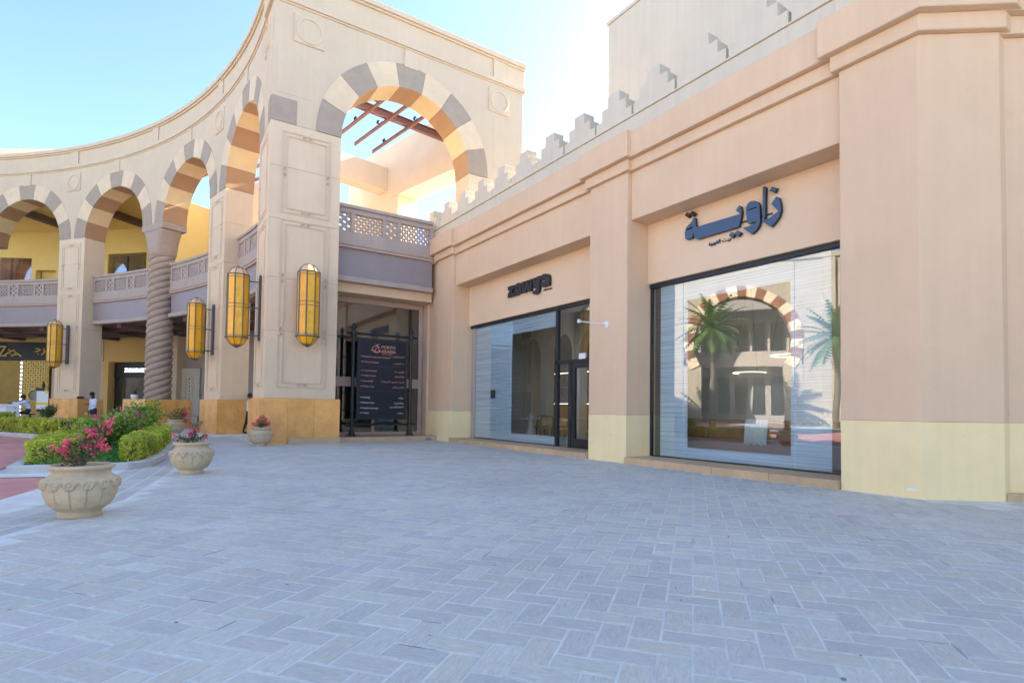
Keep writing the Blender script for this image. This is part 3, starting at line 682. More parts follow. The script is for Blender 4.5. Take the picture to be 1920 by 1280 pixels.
# ------------------------------------------------------------------ gallery building behind the arcade
gal = thing('gallery_building', 'two-storey shop gallery with lattice balconies behind the curved arcade', 'building', (-1, 46, 0))
def lattice(mb, M, u0, u1, z0, z1, nx, nz, hole, d0, d1):
    du, dz = (u1-u0)/nx, (z1-z0)/nz
    for i in range(nx):
        for j in range(nz):
            a, b, c, e = u0+i*du, u0+(i+1)*du, z0+j*dz, z0+(j+1)*dz; h = hole(i, j)
            if h <= 0:
                mb.add([M(a, d0, c), M(b, d0, c), M(b, d0, e), M(a, d0, e), M(a, d1, c), M(b, d1, c), M(b, d1, e), M(a, d1, e)], [(0, 1, 2, 3), (7, 6, 5, 4)]); continue
            um, zm = (a+b)/2, (c+e)/2; hu, hz = du*.5*h, dz*.5*h; sq = [(b, zm), (b, e), (um, e), (a, e), (a, zm), (a, c), (um, c), (b, c)]
            ho = [(um+hu*math.cos(R(45*k)), zm+hz*math.sin(R(45*k))) for k in range(8)]
            vs = [M(p[0], d, p[1]) for d in (d0, d1) for p in sq+ho]
            fs = [(k, (k+1) % 8, 8+(k+1) % 8, 8+k) for k in range(8)]+[(16+8+k, 16+8+(k+1) % 8, 16+(k+1) % 8, 16+k) for k in range(8)]+[(8+k, 8+(k+1) % 8, 24+(k+1) % 8, 24+k) for k in range(8)]
            mb.add(vs, fs)
def balcony(M, u0, u1, df, n, wall=gal):
    def bandp(nm, a, b, z0, z1, m, bv=.01): mb = MB(); mb.mbox(M, u0, u1, df+a, df+b, z0, z1, n); return ob(nm, mb, m, wall, bevel=bv)
    wall0 = wall; wall = bandp('balcony', 0, .2, 8.26, 8.44, BALC)
    def bandp(nm, a, b, z0, z1, m, bv=.01): mb = MB(); mb.mbox(M, u0, u1, df+a, df+b, z0, z1, n); return ob(nm, mb, m, wall, bevel=bv)
    bandp('balcony_rail', -.07, .26, 8.44, 8.56, BALC); bandp('balcony_skirt', -.02, .2, 7.14, 7.60, BALC)
    bandp('balcony_ledge', -.09, .2, 7.08, 7.14, BALC); bandp('balcony_trim', -.05, .2, 6.99, 7.08, PINK); bandp('fascia_panel', .06, .2, 5.95, 6.99, FASC, 0); bandp('fascia_ledge', -.07, .2, 5.76, 5.95, BALC)
    # alternating narrow and wide pierced panels with solid posts between them
    wn, ww, wp = .46, 1.06, .13; L = u1-u0; k = max(1, int((L-wn-wp)/(wn+ww+2*wp))); pat = [wn]
    for _ in range(k): pat += [ww, wn]
    tot = sum(pat)+wp*(len(pat)+1)
    if L-tot > ww*.55: pat.append(L-tot-wp); tot = L
    g = (L-sum(pat))/(len(pat)+1); u = u0
    for q, p in enumerate(pat):
        mb = MB(); mb.mbox(M, u, u+g, df, df+.2, 7.60, 8.26); ob('balcony_post', mb, BALC, wall); u += g
        mb = MB()
        if q % 2 == 0: lattice(mb, M, u, u+p, 7.60, 8.26, 3, 5, lambda i, j: .84 if (i+j) % 2 == 1 and not (False) else 0, df+.04, df+.12)
        else: lattice(mb, M, u, u+p, 7.60, 8.26, max(4, round(p/.105)), 6, lambda i, j: .88 if (i+j) % 2 == 0 else .55, df+.05, df+.12)
        o = ob('lattice_panel', mb, BALC, wall); u += p
    mb = MB(); mb.mbox(M, u, u1, df, df+.2, 7.60, 8.26); ob('balcony_post', mb, BALC, wall)
for a, b in ((.52, 5.58), (7.62, 12.9), (14.5, 19.78), (21.82, 32.9)): balcony(MC, a, b, .55, 10)
balcony(ME, 5.67, 9.52, .6, 1)
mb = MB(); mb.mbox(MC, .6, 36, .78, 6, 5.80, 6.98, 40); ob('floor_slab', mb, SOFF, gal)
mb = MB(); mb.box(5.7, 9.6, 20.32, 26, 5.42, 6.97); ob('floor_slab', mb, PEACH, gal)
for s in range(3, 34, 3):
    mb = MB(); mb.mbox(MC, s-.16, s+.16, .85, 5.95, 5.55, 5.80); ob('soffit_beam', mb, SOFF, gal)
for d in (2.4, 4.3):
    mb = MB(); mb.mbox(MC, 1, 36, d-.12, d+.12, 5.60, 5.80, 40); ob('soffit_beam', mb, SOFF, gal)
# back wall, ground floor (built around the shop openings)
def wallp(nm, s0, s1, d0, d1, z0, z1, m, n=3, bv=0): mb = MB(); mb.mbox(MC, s0, s1, d0, d1, z0, z1, n); return ob(nm, mb, m, gal, bevel=bv)
wallp('wall', 28.3, 36, 6.0, 6.4, 5.45, 5.80, OCWALL); wallp('sign_band', 28.25, 36, 5.9, 6.3, 4.2, 5.45, FRAMEB)
wallp('wall', 24.95, 28.2, 6.0, 6.4, 0, 5.80, STONE); wallp('wall', 19.85, 24.9, 6.0, 6.4, 4.12, 5.80, OCWALL)
wallp('wall', 24.55, 24.93, 5.97, 6.9, 0, 4.115, OCWALL); wallp('wall', 19.7, 21.7, 6.0, 6.5, 0, 4.11, STONE)
wallp('wall', 19.3, 19.82, 5.6, 6.4, 0, 5.79, STONE); wallp('wall', 17.6, 19.3, 6.25, 6.5, 0, 5.79, GREYW); wallp('wall', 6, 17.6, 5.8, 6.4, 0, 5.79, GREYW, 12)
wallp('shop_panel', 21.72, 24.53, 6.45, 6.55, 3.05, 4.10, FRAMEB); wallp('mural', 21.72, 24.1, 6.75, 6.8, .1, 3.04, REDM); wallp('shop_panel', 24.1, 24.53, 6.5, 6.6, 0, 3.04, FRAMEB)
wallp('shop_glass', 21.72, 24.1, 6.48, 6.49, .05, 3.04, GLASSD, 1)
wallp('door_leaf', 30.12, 31.55, 6.05, 6.15, 0, 4.18, GOLDD, 1, .01); wallp('door_leaf', 31.57, 33.0, 6.05, 6.15, 0, 4.18, GOLDD, 1, .01); wallp('wall', 33.0, 36, 6, 6.3, 0, 4.2, GOLDM)
for s in (31.38, 31.74):
    mb = MB(); mb.tube([MC(s, 5.98, .9), MC(s, 5.98, 2.6)], .03, 8); ob('door_handle', mb, GOLDM, gal)
mb = MB(); lattice(mb, MC, 28.35, 29.95, .05, 4.18, 11, 26, lambda i, j: .62 if (i+j) % 2 == 0 else .42, 5.95, 6.05); ob('lattice_screen', mb, GOLDM, gal)
wallp('wall', 28.3, 30.1, 6.2, 6.3, 0, 4.2, GOLDD)
for z in range(14):
    mb = MB(); mb.mbox(MC, 29.98, 30.09, 5.99, 6.03, .3+z*.28, .46+z*.28); ob('light_strip', mb, GLOWW, gal)
mb = MB(); K = 28; ring = [(.34, 5.95), (.36, 5.84), (.52, 5.84), (.55, 5.95)]
mb.add([MC(29.1+r*math.cos(2*math.pi*j/K), d, 1.75+r*math.sin(2*math.pi*j/K)) for r, d in ring for j in range(K)], [(i*K+j, i*K+(j+1) % K, (i+1)*K+(j+1) % K, (i+1)*K+j) for i in range(3) for j in range(K)]); ob('screen_ring', mb, GOLDM, gal)
mb = MB(); mb.mprism(MC, [(29.1+.34*math.cos(2*math.pi*j/K), 1.75+.34*math.sin(2*math.pi*j/K)) for j in range(K)], 5.93, 5.96); ob('screen_disc', mb, GREYW, gal)
# carved screen with a column of pierced dots
mb = MB(); lattice(mb, MC, 18.42, 19.06, .3, 3.0, 5, 21, lambda i, j: .8 if i == 2 and j % 2 == 0 else (.45 if i in (0, 4) else .0) if j % 1 == 0 else 0, 6.02, 6.12); ob('carved_screen', mb, SCREEN, gal)
for a, b, z0, z1 in ((17.95, 18.42, .02, 3.62), (19.06, 19.5, .02, 3.62), (18.42, 19.06, .02, .3), (18.42, 19.06, 3.0, 3.62)): wallp('screen_border', a, b, 6.0, 6.14, z0, z1, SCREEN, 1, .006)
wallp('screen_back', 18.3, 19.2, 6.2, 6.23, .02, 3.2, FRAMEB)
wallp('rear_wall', 6, 17, 7.0, 7.3, 0, 6.9, GREYW, 10); wallp('rear_wall', 17.01, 36, 7.0, 7.3, 0, 13.29, GREYW, 12)
# upper floor
wallp('wall', 17, 24.85, 6.0, 6.4, 11.6, 13.3, YWALL, 6); wallp('wall', 17, 22.2, 6.0, 6.4, 6.99, 11.6, YWALL, 4); wallp('wall', 24.85, 36, 6.0, 6.4, 11.4, 13.3, YWALL, 8)
wallp('wall', 24.87, 28.2, 6.0, 6.4, 6.99, 11.4, YWALL, 3); wallp('wall', 29.43, 29.7, 6.0, 6.4, 6.99, 11.4, YWALL, 1); wallp('wall', 28.2, 29.43, 6.0, 6.4, 10.55, 11.4, YWALL, 1); wallp('niche', 28.2, 29.43, 6.5, 6.6, 6.99, 10.55, YWALL, 1)
wallp('window', 29.7, 36, 6.1, 6.14, 7, 11.4, GLASS, 1); wallp('window', 22.2, 24.87, 6.1, 6.14, 7, 11.6, GLASS, 1)
CURT = mat('brown_curtain', (.55, .2, .11), .25, 1.5, .9, .1, 20); CURT2 = mat('taupe_blind', (.48, .31, .18), .2, 1.5, .9, .1, 20)
def curtain(s0, s1, m):
    mb = MB(); n = 60; vs = []
    for i in range(n+1):
        s = s0+(s1-s0)*i/n; d = 6.55+.09*math.sin(i*1.9)+.04*math.sin(i*.7); vs += [MC(s, d, 7), MC(s, d, 11.6), MC(s, d+.02, 7), MC(s, d+.02, 11.6)]
    mb.add(vs, [(4*i, 4*i+4, 4*i+5, 4*i+1) for i in range(n)]+[(4*i+2, 4*i+3, 4*i+7, 4*i+6) for i in range(n)]); ob('curtain', mb, m, gal, smooth=True)
curtain(29.7, 36, CURT); curtain(22.2, 24.87, CURT2)
for s in (23.55, 30.9, 32.4): wallp('window_bar', s-.03, s+.03, 6.03, 6.1, 7, 11.4, FRAMEB, 1)
wallp('roof_slab', 17, 36, TH+.06, 6.6, 13.3, 13.7, YWALL, 14); wallp('parapet', 26.1, 36, 5.6, 6.6, 13.7, 19.0, CREAM, 10)
for s in (21.5, 26.5, 31.5):
    mb = MB(); mb.mbox(MC, s-.25, s+.25, TH+.06, 5.98, 12.95, 13.298); ob('ceiling_beam', mb, SOFF, gal)
# courtyard walls, beams and steps behind the end arch
D1 = Vector((-.203, .979)); N1 = Vector((.979, .203)); W0 = Vector((12.2, 25.9))
def MW(t, d, z): p = W0+D1*t+N1*d; return (p.x, p.y, z)
def courty(nm, t0, t1, d0, d1, z0, z1, m=WARMW): mb = MB(); mb.mbox(MW, t0, t1, d0, d1, z0, z1); ob(nm, mb, m, gal, bevel=.012)
courty('courtyard_lintel', -4.6, 8.5, 0, 1.3, 12.95, 15.94); courty('courtyard_wall', 3.16, 8.5, .003, 1.297, 6.98, 12.947)
courty('courtyard_wall', -5.6, -2.6, .003, 1.297, 6.9, 12.947)
courty('courtyard_beam', 4.2, 5.1, -6.2, -.002, 13.4, 14.7)
wallp('wall', 9.6, 16.9, 5.9, 6.4, 6.985, 14.9, WARMW, 8); wallp('wall', 16.92, 17.0, 2.8, 6.0, 6.985, 13.29, YWALL, 1)
courty('terrace_slab', -5, 8, -2.8, 6, 6.2, 6.96, WARMW)

per = thing('steel_pergola', 'brown steel pergola beams over the courtyard seen through the end arch', 'pergola', (10, 26, 14.4))
def ibeam(nm, a, b, h, wd):
    a, b = Vector(a), Vector(b); t = (b-a).normalized(); s = Vector((-t.y, t.x, 0)).normalized(); u = Vector((0, 0, 1)); mb = MB()
    for (w_, z0, z1) in ((wd, -h/2, -h/2+.03), (.03, -h/2+.03, h/2-.03), (wd, h/2-.03, h/2)):
        mb.hexa([a-s*w_/2+u*z0, a+s*w_/2+u*z0, b+s*w_/2+u*z0, b-s*w_/2+u*z0, a-s*w_/2+u*z1, a+s*w_/2+u*z1, b+s*w_/2+u*z1, b-s*w_/2+u*z1])
    ob(nm, mb, STEELB, per)
ibeam('main_beam', (4.4, 23.95, 14.74), (12.35, 24.97, 14.7), .36, .2)
RAFT = [((8.5, 22.2), (7.78, 27.0)), ((9.5, 22.2), (8.7, 27.7)), ((10.57, 22.2), (9.73, 28.0)), ((7.5, 22.3), (6.75, 27.4)), ((6.4, 22.6), (5.65, 27.8)), ((5.3, 22.8), (4.6, 28.2))]
for a, b in RAFT: ibeam('rafter', (*a, 14.42), (*b, 14.44), .15, .08)
ibeam('main_beam', MC(9.4, 1.25, 14.6), MC(9.4, 6.2, 14.6), .3, .18); ibeam('main_beam', MC(14.2, 1.25, 14.6), MC(14.2, 6.2, 14.6), .3, .18)
for d in (1.9, 2.9, 3.9, 4.9): ibeam('rafter', MC(9.0, d, 14.37), MC(15.2, d+.15, 14.37), .15, .08)
sp = thing('rafter_spotlight', 'pair of black spotlights on a pergola rafter', 'spotlight', (0, 0, 0))
mb = MB(); mb.box(-.15, .15, -.03, .03, -.02, .02)
for x in (-.1, .1): mb.tube([(x, 0, .02), (x, -.08, .12)], .05, 10)
ob('lamp_heads', mb, BLACKM, sp, local=True)
LBL = ['uppermost pair of small black spotlights on the left rafter', 'pair of small black spotlights on the middle rafter', 'pair of small black spotlights on the right rafter', 'lowest pair of small black spotlights at the right rafter end', 'pair of small black spotlights at the left arch edge']
for k, (ri, f) in enumerate(((0, .25), (1, .55), (2, .3), (2, .8), (0, .7))):
    a, b = RAFT[ri]; o = sp if k == 0 else copy_tree(sp); o.location = (a[0]+(b[0]-a[0])*f, a[1]+(b[1]-a[1])*f, 14.54); o.rotation_euler = (0, 0, .3*k)
    tag(o, LBL[k], 'spotlight', 'spotlights on the pergola rafters')

# ------------------------------------------------------------------ recessed corner shop behind the directory
rec = thing('corner_shopfront', 'recessed glass shopfront with pink-brown frame beneath the straight balcony', 'shopfront', (7.7, 21.2, 0))
def rbox(nm, x0, x1, y0, y1, z0, z1, m, bv=.006): mb = MB(); mb.box(x0, x1, y0, y1, z0, z1); return ob(nm, mb, m, rec, bevel=bv)
rbox('frame', 5.68, 9.62, 21.15, 21.3, 5.22, 5.41, PINK); rbox('frame', 9.46, 9.62, 21.15, 21.3, .17, 5.22, PINK); rbox('frame', 5.68, 9.46, 21.16, 21.28, 2.02, 2.38, PINK); rbox('frame', 5.68, 9.46, 21.16, 21.3, .17, .29, PINK)
rbox('frame', 5.68, 5.8, 21.15, 21.3, .29, 5.22, PINK); rbox('frame', 7.55, 7.66, 21.17, 21.27, .29, 2.02, PINK)
for x0, x1, z0, z1 in ((5.8, 9.46, 2.38, 5.22), (5.8, 7.55, .29, 2.02), (7.66, 9.46, .29, 2.02)): rbox('pane', x0, x1, 21.21, 21.22, z0, z1, GLASSD, 0)
for k in range(3): 
    mb = MB(); mb.box(5.79+k*1.28+.002, 5.79+(k+1)*1.28-.002, 19.62, 21.6, -.02, .165, 0, rt()); ob('step', mb, SILLST, rec, bevel=.008)
rbox('floor', 5.7, 9.6, 21.6, 26, .05, .16, FLOORI); rbox('back_wall', 5.7, 9.6, 25.8, 26, .16, 5.4, GREYW); rbox('side_wall', 5.5, 5.68, 21.3, 26, 0, 5.4, INTW)
rbox('interior_panel', 5.72, 6.5, 24.6, 24.8, 2.5, 3.9, ORANGE); rbox('bulkhead', 5.7, 9.6, 23.4, 23.7, 4.1, 5.4, INTW); rbox('side_wall', 9.62, 9.8, 21.3, 26, 0, 5.4, INTW)

# ------------------------------------------------------------------ peach shop building
shop = thing('peach_shop_building', 'peach stucco shop building with yellow plinth and stepped battlements', 'building', (9.6, 12, 0))
def sbox(nm, x0, x1, y0, y1, z0, z1, m, bv=.012): mb = MB(); mb.box(x0, x1, y0, y1, z0, z1); return ob(nm, mb, m, shop, bevel=bv)
PANELM = mat('light_peach_sign_panel', (.76, .55, .36), .04, .9, .9, .1, 90)
XF, XS, XP = 9.6, 9.72, 10.3
ZY = 1.135; ZB, ZM, ZK = 6.95, 7.21, 7.84
for y0, y1 in ((9.57, 10.9), (18.5, 19.85)):
    sbox('plinth', XF, 10.6, y0, y1, -.02, ZY, YEL, .006); sbox('pilaster', XF, 10.6, y0, y1, ZY, ZB, PEACH)
    sbox('pilaster_band', XF-.1, 10.6, y0-.1, y1+.1, ZB, ZM, PEACH); sbox('pilaster_cap', XF-.24, 10.6, y0-.2, y1+.2, ZM, ZK, PEACH)
sbox('plinth', XS, 10.6, 19.852, 20.72, -.02, ZY, YEL, .006); sbox('wall', XS, 10.6, 19.852, 20.72, ZY, ZB+.002, PEACH)
for y0, y1 in ((4.702, 9.568), (10.902, 18.498), (19.86, 20.72)):
    if y1 < 19.8: sbox('lintel_wall', XS, 10.6, y0, y1, 5.8, ZB+.002, PEACH); sbox('sign_panel', XP, 10.6, y0, y1, 4.33, 5.798, PANELM, .004)
    sbox('cornice_band', XS-.1, 10.6, y0, y1, ZB+.004, ZM+.004, PEACH); sbox('cornice', XS-.23, 10.6, y0, y1, ZM+.006, ZK-.006, PEACH)
# chamfered corner pillar
BAY = [(9.6, 4.7), (9.6, 3.55), (10.5, 2.85), (12.2, 2.86), (12.2, 4.7)]
def bay(nm, off, z0, z1, m, bv=.012):
    p = inset(BAY, -off); p[3] = (12.2, p[3][1]); mb = MB(); mb.prism(p, z0, z1); ob(nm, mb, m, shop, bevel=bv)
bay('plinth', 0, -.02, ZY, YEL, .006); bay('pilaster', 0, ZY, ZB, PEACH); bay('pilaster_band', .1, ZB, ZM, PEACH); bay('pilaster_cap', .24, ZM, ZK, PEACH)
# wall continuing past the pillar, set back a little
CD = Vector((.789, -.614)); CN = Vector((.614, .789)); CP = Vector((10.5, 2.85))
def MK(u, d, z): p = CP+CD*u+CN*d; return (p.x, p.y, z)
def kbox(nm, u0, u1, d0, d1, z0, z1, m, bv=.01): mb = MB(); mb.mbox(MK, u0, u1, d0, d1, z0, z1); ob(nm, mb, m, shop, bevel=bv)
kbox('plinth', -.3, 7, .13, .9, .1, ZY, YEL, .006); kbox('wall', -.3, 7, .13, .9, ZY, ZB-.02, PEACH); kbox('cornice_band', -.3, 7, .03, .9, ZB-.018, ZM-.01, PEACH); kbox('cornice', -.3, 7, -.1, .9, ZM-.008, ZK-.012, PEACH)
for k in range(6): 
    mb = MB(); mb.mbox(MK, .03+k*1.1+.002, .03+(k+1)*1.1-.002, .0, .5, -.02, .115, 1, 0, rt()); ob('step', mb, SILLST, shop, bevel=.006)
mb = MB(); mb.box(9.597, 9.6, 3.62, 3.75, .11, .15); ob('sticker', mb, WHITE, shop)
# the street front goes on beyond the frame to the right
mb = MB(); mb.prism([tuple((CP+CD*7+CN*.1)), (19.5, -14), (30, -14), (30, 6), tuple(CP+CD*7+CN*6)], 0, 9.2); ob('wall', mb, PEACH, shop)
# parapet, battlements
sbox('parapet', XF+.04, 10.5, 4.5, 20.75, ZK-.004, 8.26, CREAM, .008); kbox('parapet', -.6, 7, .08, .9, ZK-.01, 8.256, CREAM)
bay('parapet', .04, ZK+.002, 8.264, CREAM)
sbox('parapet_coping', XF-.0, 10.5, 3.6, 20.78, 8.262, 8.30, CREAM, .006)
def merlon_mesh():
    mb = MB()
    poly = [(.65, 8.30), (.65, 8.34), (.62, 8.34), (.62, 8.58), (.42, 8.58), (.42, 8.86), (.2, 8.86), (.2, 9.14)]; poly += [(-u, z) for u, z in poly[::-1]]
    mb.mprism(lambda u, d, z: (XF+.05+d, u, z), poly, 0, .36); return mb
mo = ob('merlon', merlon_mesh(), CREAM, None, bevel=.01); MER = mo.data
for k in range(-7, 8):
    y = 11.437+1.302*k
    if y < 2.9 or y > 20.75: continue
    o = mo if mo.parent is None else mo.copy()
    if o is not mo: COL.objects.link(o)
    o.parent = shop; o.matrix_parent_inverse = WORLD[shop.name].inverted(); o.location = (0, y, 0)
# openings: sills, frames, glass, film
def film(nm, rects, par):
    for (y0, y1, z0, z1) in rects: mb = MB(); mb.box(10.475, 10.478, y0, y1, z0, z1); ob(nm, mb, FILM, par)
XG = 10.45
def pane(y0, y1, z0, z1, par, m=GLASS): mb = MB(); mb.box(XG, XG+.01, y0, y1, z0, z1); ob('pane', mb, m, par)
def bar(y0, y1, z0, z1, par, x0=10.40, x1=10.5, nm='frame', m=FRAMEB): mb = MB(); mb.box(x0, x1, y0, y1, z0, z1); ob(nm, mb, m, par, bevel=.004)
w2 = ob('window', (lambda b: (b.box(10.38, 10.52, 4.3, 9.568, 4.235, 4.328), b)[1])(MB()), FRAMEB, shop)
bar(9.53, 9.566, .16, 4.235, w2); bar(4.3, 9.53, .152, .175, w2)
for y0, y1 in ((8.61, 9.53), (5.965, 8.6), (4.3, 5.955)): pane(y0+.002, y1-.002, .175, 4.235, w2)
film('window_film', [(8.5, 9.3, .18, 4.23), (6.05, 8.5, .18, .42), (6.05, 8.5, 3.80, 4.23), (5.28, 6.05, .18, 4.23)], w2)
w1 = ob('window', (lambda b: (b.box(10.38, 10.52, 10.9, 18.498, 4.235, 4.328), b)[1])(MB()), FRAMEB, shop)
bar(18.2, 18.496, .16, 4.235, w1, 10.44, 10.5, 'side_panel', GREYW); bar(13.3, 18.2, .152, .175, w1)
for y0, y1 in ((15.85, 18.2), (13.33, 15.84)): pane(y0+.002, y1-.002, .175, 4.235, w1)
film('window_film', [(15.79, 18.2, .18, 4.23), (13.42, 15.79, .18, .43), (13.42, 15.79, 3.76, 4.23), (13.34, 13.42, .18, 4.23)], w1)
mb = MB(); mb.box(10.43, 10.447, 16.8, 17.08, 1.62, 1.9); ob('notice_plate', mb, SIGNK, w1)
dr = ob('door', (lambda b: (b.box(10.39, 10.51, 11.3, 13.3, 2.60, 2.70), b.box(10.39, 10.51, 13.22, 13.32, .152, 4.235), b.box(10.39, 10.51, 12.58, 12.7, .152, 2.60), b.box(10.39, 10.51, 10.92, 11.3, .152, 2.70), b)[4])(MB()), FRAMEB, shop, bevel=.005)
dl = MB(); dl.box(10.40, 10.49, 11.32, 12.56, .16, .42); dl.box(10.40, 10.49, 11.32, 12.56, 2.44, 2.59); dl.box(10.40, 10.49, 12.42, 12.56, .42, 2.44); dl.box(10.40, 10.49, 11.32, 11.46, .42, 2.44)
dlo = ob('door_leaf', dl, FRAMEB, dr, bevel=.004)
mb = MB(); mb.tube([(10.34, 12.5, .95), (10.34, 12.5, 1.75)], .018, 8); mb.tube([(10.34, 12.5, 1.05), (10.42, 12.5, 1.05)], .012, 6); mb.tube([(10.34, 12.5, 1.65), (10.42, 12.5, 1.65)], .012, 6); ob('door_handle', mb, BLACKM, dr)
pane(11.46, 12.42, .42, 2.44, dr); pane(12.7, 13.22, .18, 2.60, dr); pane(10.92, 13.22, 2.70, 4.235, dr)
bar(13.22, 13.32, .15, .16, dr); mb = MB(); mb.box(10.36, 10.42, 11.92, 12.2, 2.68, 2.84); ob('door_closer_box', mb, WHITE, dr, bevel=.006)
for y0, y1 in ((4.712, 9.562), (10.908, 18.494)):
    n = round((y1-y0)/1.22); w_ = (y1-y0)/n
    for k in range(n): mb = MB(); mb.box(9.52, 10.6, y0+k*w_+.002, y0+(k+1)*w_-.002, -.02, .15, 0, rt()); ob('step', mb, SILLST, shop, bevel=.008)
# interior shells
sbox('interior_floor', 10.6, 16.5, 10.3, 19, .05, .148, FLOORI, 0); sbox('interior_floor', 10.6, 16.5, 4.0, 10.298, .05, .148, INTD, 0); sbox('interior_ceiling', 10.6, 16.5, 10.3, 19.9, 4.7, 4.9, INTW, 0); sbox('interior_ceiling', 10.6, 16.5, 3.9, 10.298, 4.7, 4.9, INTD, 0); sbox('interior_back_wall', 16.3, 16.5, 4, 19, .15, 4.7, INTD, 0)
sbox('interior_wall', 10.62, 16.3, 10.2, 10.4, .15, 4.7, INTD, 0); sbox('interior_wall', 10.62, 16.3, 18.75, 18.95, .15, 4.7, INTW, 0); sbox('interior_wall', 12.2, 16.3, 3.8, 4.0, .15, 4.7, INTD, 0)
ROOFM = mat('grey_roof_membrane', (.16, .155, .15), .1, 2, .9, .1, 40)
sbox('roof', 10.5, 12.55, 3.0, 20.75, 7.2, 7.6, ROOFM, 0); sbox('roof', 12.55, 30, 13.3, 20.9, 6.3, 7.0, ROOFM, 0)
# plaster arches inside the left shop
def MI(u, d, z): return (12.9+d, u, z)
mb = MB(); cs = [18.2, 16.3, 14.4, 12.5]; ri = .74; spz = 3.35; us = sorted(set([10.42+(18.74-10.42)*i/110 for i in range(111)]+[c+s_*ri for c in cs for s_ in (-1, 1)]))
for a, b in zip(us, us[1:]):
    f = lambda u: next((spz+math.sqrt(max(0, ri*ri-(u-c)**2)) for c in cs if abs(u-c) <= ri+1e-9), .15)
    inside = any(abs((a+b)/2-c) < ri for c in cs); la, lb = (f(a), f(b)) if inside else (.15, .15)
    mb.add([MI(a, 0, la), MI(b, 0, lb), MI(b, 0, 4.69), MI(a, 0, 4.69), MI(a, .35, la), MI(b, .35, lb), MI(b, .35, 4.69), MI(a, .35, 4.69)], [(0, 1, 2, 3), (7, 6, 5, 4), (0, 4, 5, 1)])
for c in cs:
    for u in (c-ri, c+ri): mb.add([MI(u, 0, .15), MI(u, .35, .15), MI(u, .35, spz), MI(u, 0, spz)], [(0, 1, 2, 3)])
ob('interior_arches', mb, INTW, shop)
for z in (.9, 1.5, 2.1, 2.7, 3.3): sbox('shelf', 13.9, 14.3, 10.5, 18.6, z, z+.04, WOOD, 0)
sbox('shelf_back', 14.3, 14.4, 10.42, 18.7, .15, 4.6, INTD, 0)
for z in (1.46, 2.66): sbox('shelf_light', 13.9, 13.93, 11, 18.4, z, z+.02, GLOWY, 0)
sbox('counter', 13.2, 13.6, 4.4, 9.8, .15, 1.2, INTD)

sbox('rear_wall', 9.83, 12.5, 20.78, 26, 0, 6.9, PEACH); sbox('rear_wall', 9.64, 10.6, 20.722, 21.298, -.02, 6.95, PEACH)
# tall block behind the battlements
tb = thing('rear_block', 'tall plain beige block rising behind the battlements at top right', 'building', (14, 8, 0))
mb = MB(); mb.box(12.5, 22, -12, 13.38, 0, 13.85); ob('wall', mb, CREAM, tb, bevel=.02)
mb = MB(); mb.box(12.46, 22.04, -12, 13.42, 13.85, 13.95); ob('coping', mb, CREAM, tb)

# ------------------------------------------------------------------ signs
def MS(u, d, z): return (10.2+d, u, z)
AR = {'body': [(8.116, 5.564), (8.087, 5.55), (8.057, 5.33), (6.955, 5.315), (7.059, 5.414), (6.984, 5.499), (6.947, 5.468), (6.921, 5.347), (6.933, 5.271), (6.989, 5.063), (7.014, 5.054), (7.991, 5.048), (8.06, 5.065), (8.115, 5.129), (8.129, 5.241), (8.163, 5.115), (8.304, 5.111), (8.348, 5.136), (8.372, 5.313), (8.173, 5.328), (8.15, 5.377), (8.358, 5.339), (8.332, 5.388), (8.156, 5.5)],
 'waw': [(6.833, 5.401), (6.787, 5.48), (6.716, 5.507), (6.631, 5.489), (6.561, 5.438), (6.53, 5.377), (6.513, 5.05), (6.54, 4.955), (6.603, 4.881), (6.702, 4.831), (6.73, 4.855), (6.903, 5.009), (6.716, 5.008), (6.614, 5.03), (6.61, 5.064), (6.759, 5.055), (6.794, 5.077), (6.823, 5.325), (6.589, 5.333), (6.582, 5.36), (6.816, 5.337)],
 'alif': [(6.457, 5.701), (6.423, 5.72), (6.389, 5.673), (6.398, 5.593), (6.407, 5.085), (6.43, 5.056), (6.46, 5.087)],
 'zay': [(6.169, 5.435), (6.123, 5.399), (6.088, 5.27), (6.078, 5.13), (6.118, 5.017), (6.183, 4.947), (6.276, 4.865), (6.302, 4.879), (6.476, 5.046), (6.342, 5.042), (6.235, 5.087), (6.13, 5.133), (6.275, 5.32)],
 'zay_dot': [(6.312, 5.584), (6.261, 5.657), (6.155, 5.591), (6.208, 5.514)], 'ta_dot': [(8.372, 5.684), (8.306, 5.735), (8.223, 5.663), (8.27, 5.597)], 'ta_dot_': [(8.232, 5.666), (8.169, 5.728), (8.075, 5.65), (8.135, 5.59)],
 'ya_dot': [(7.228, 4.935), (7.156, 4.991), (7.081, 4.931), (7.141, 4.859)], 'ya_dot_': [(7.091, 4.938), (7.029, 4.991), (6.94, 4.922), (7.003, 4.858)]}
s1 = thing('shop_sign', 'large slate-blue Arabic lettering on the peach panel over the right window', 'sign', (10.2, 7.2, 4.86))
for k, p in AR.items():
    mb = MB(); mb.mprism(MS, p, 0, .075, 0, None, 1); ob('letter' if 'dot' not in k else 'letter_dot', mb, [SIGNB, SIGNE] if 'ta_dot' not in k else [SIGNK, SIGNE], s1)
    for (u, z) in (p[0], p[len(p)//2]): pass
mb = MB(); mb.mbox(MS, 6.3, 8.2, .076, .1, 5.14, 5.17); ob('fixing_rail', mb, SIGNE, s1)
mb = text_mb(arabic('بيت القهوة'), .15, MS, 7.78, 4.83, .07, .098, -1, width=.55, height=.11); ob('small_lettering', mb, SIGNB, s1)
s2 = thing('shop_sign', 'bold black Latin lettering zawya on the peach panel over the left window', 'sign', (10.2, 14.5, 4.8))
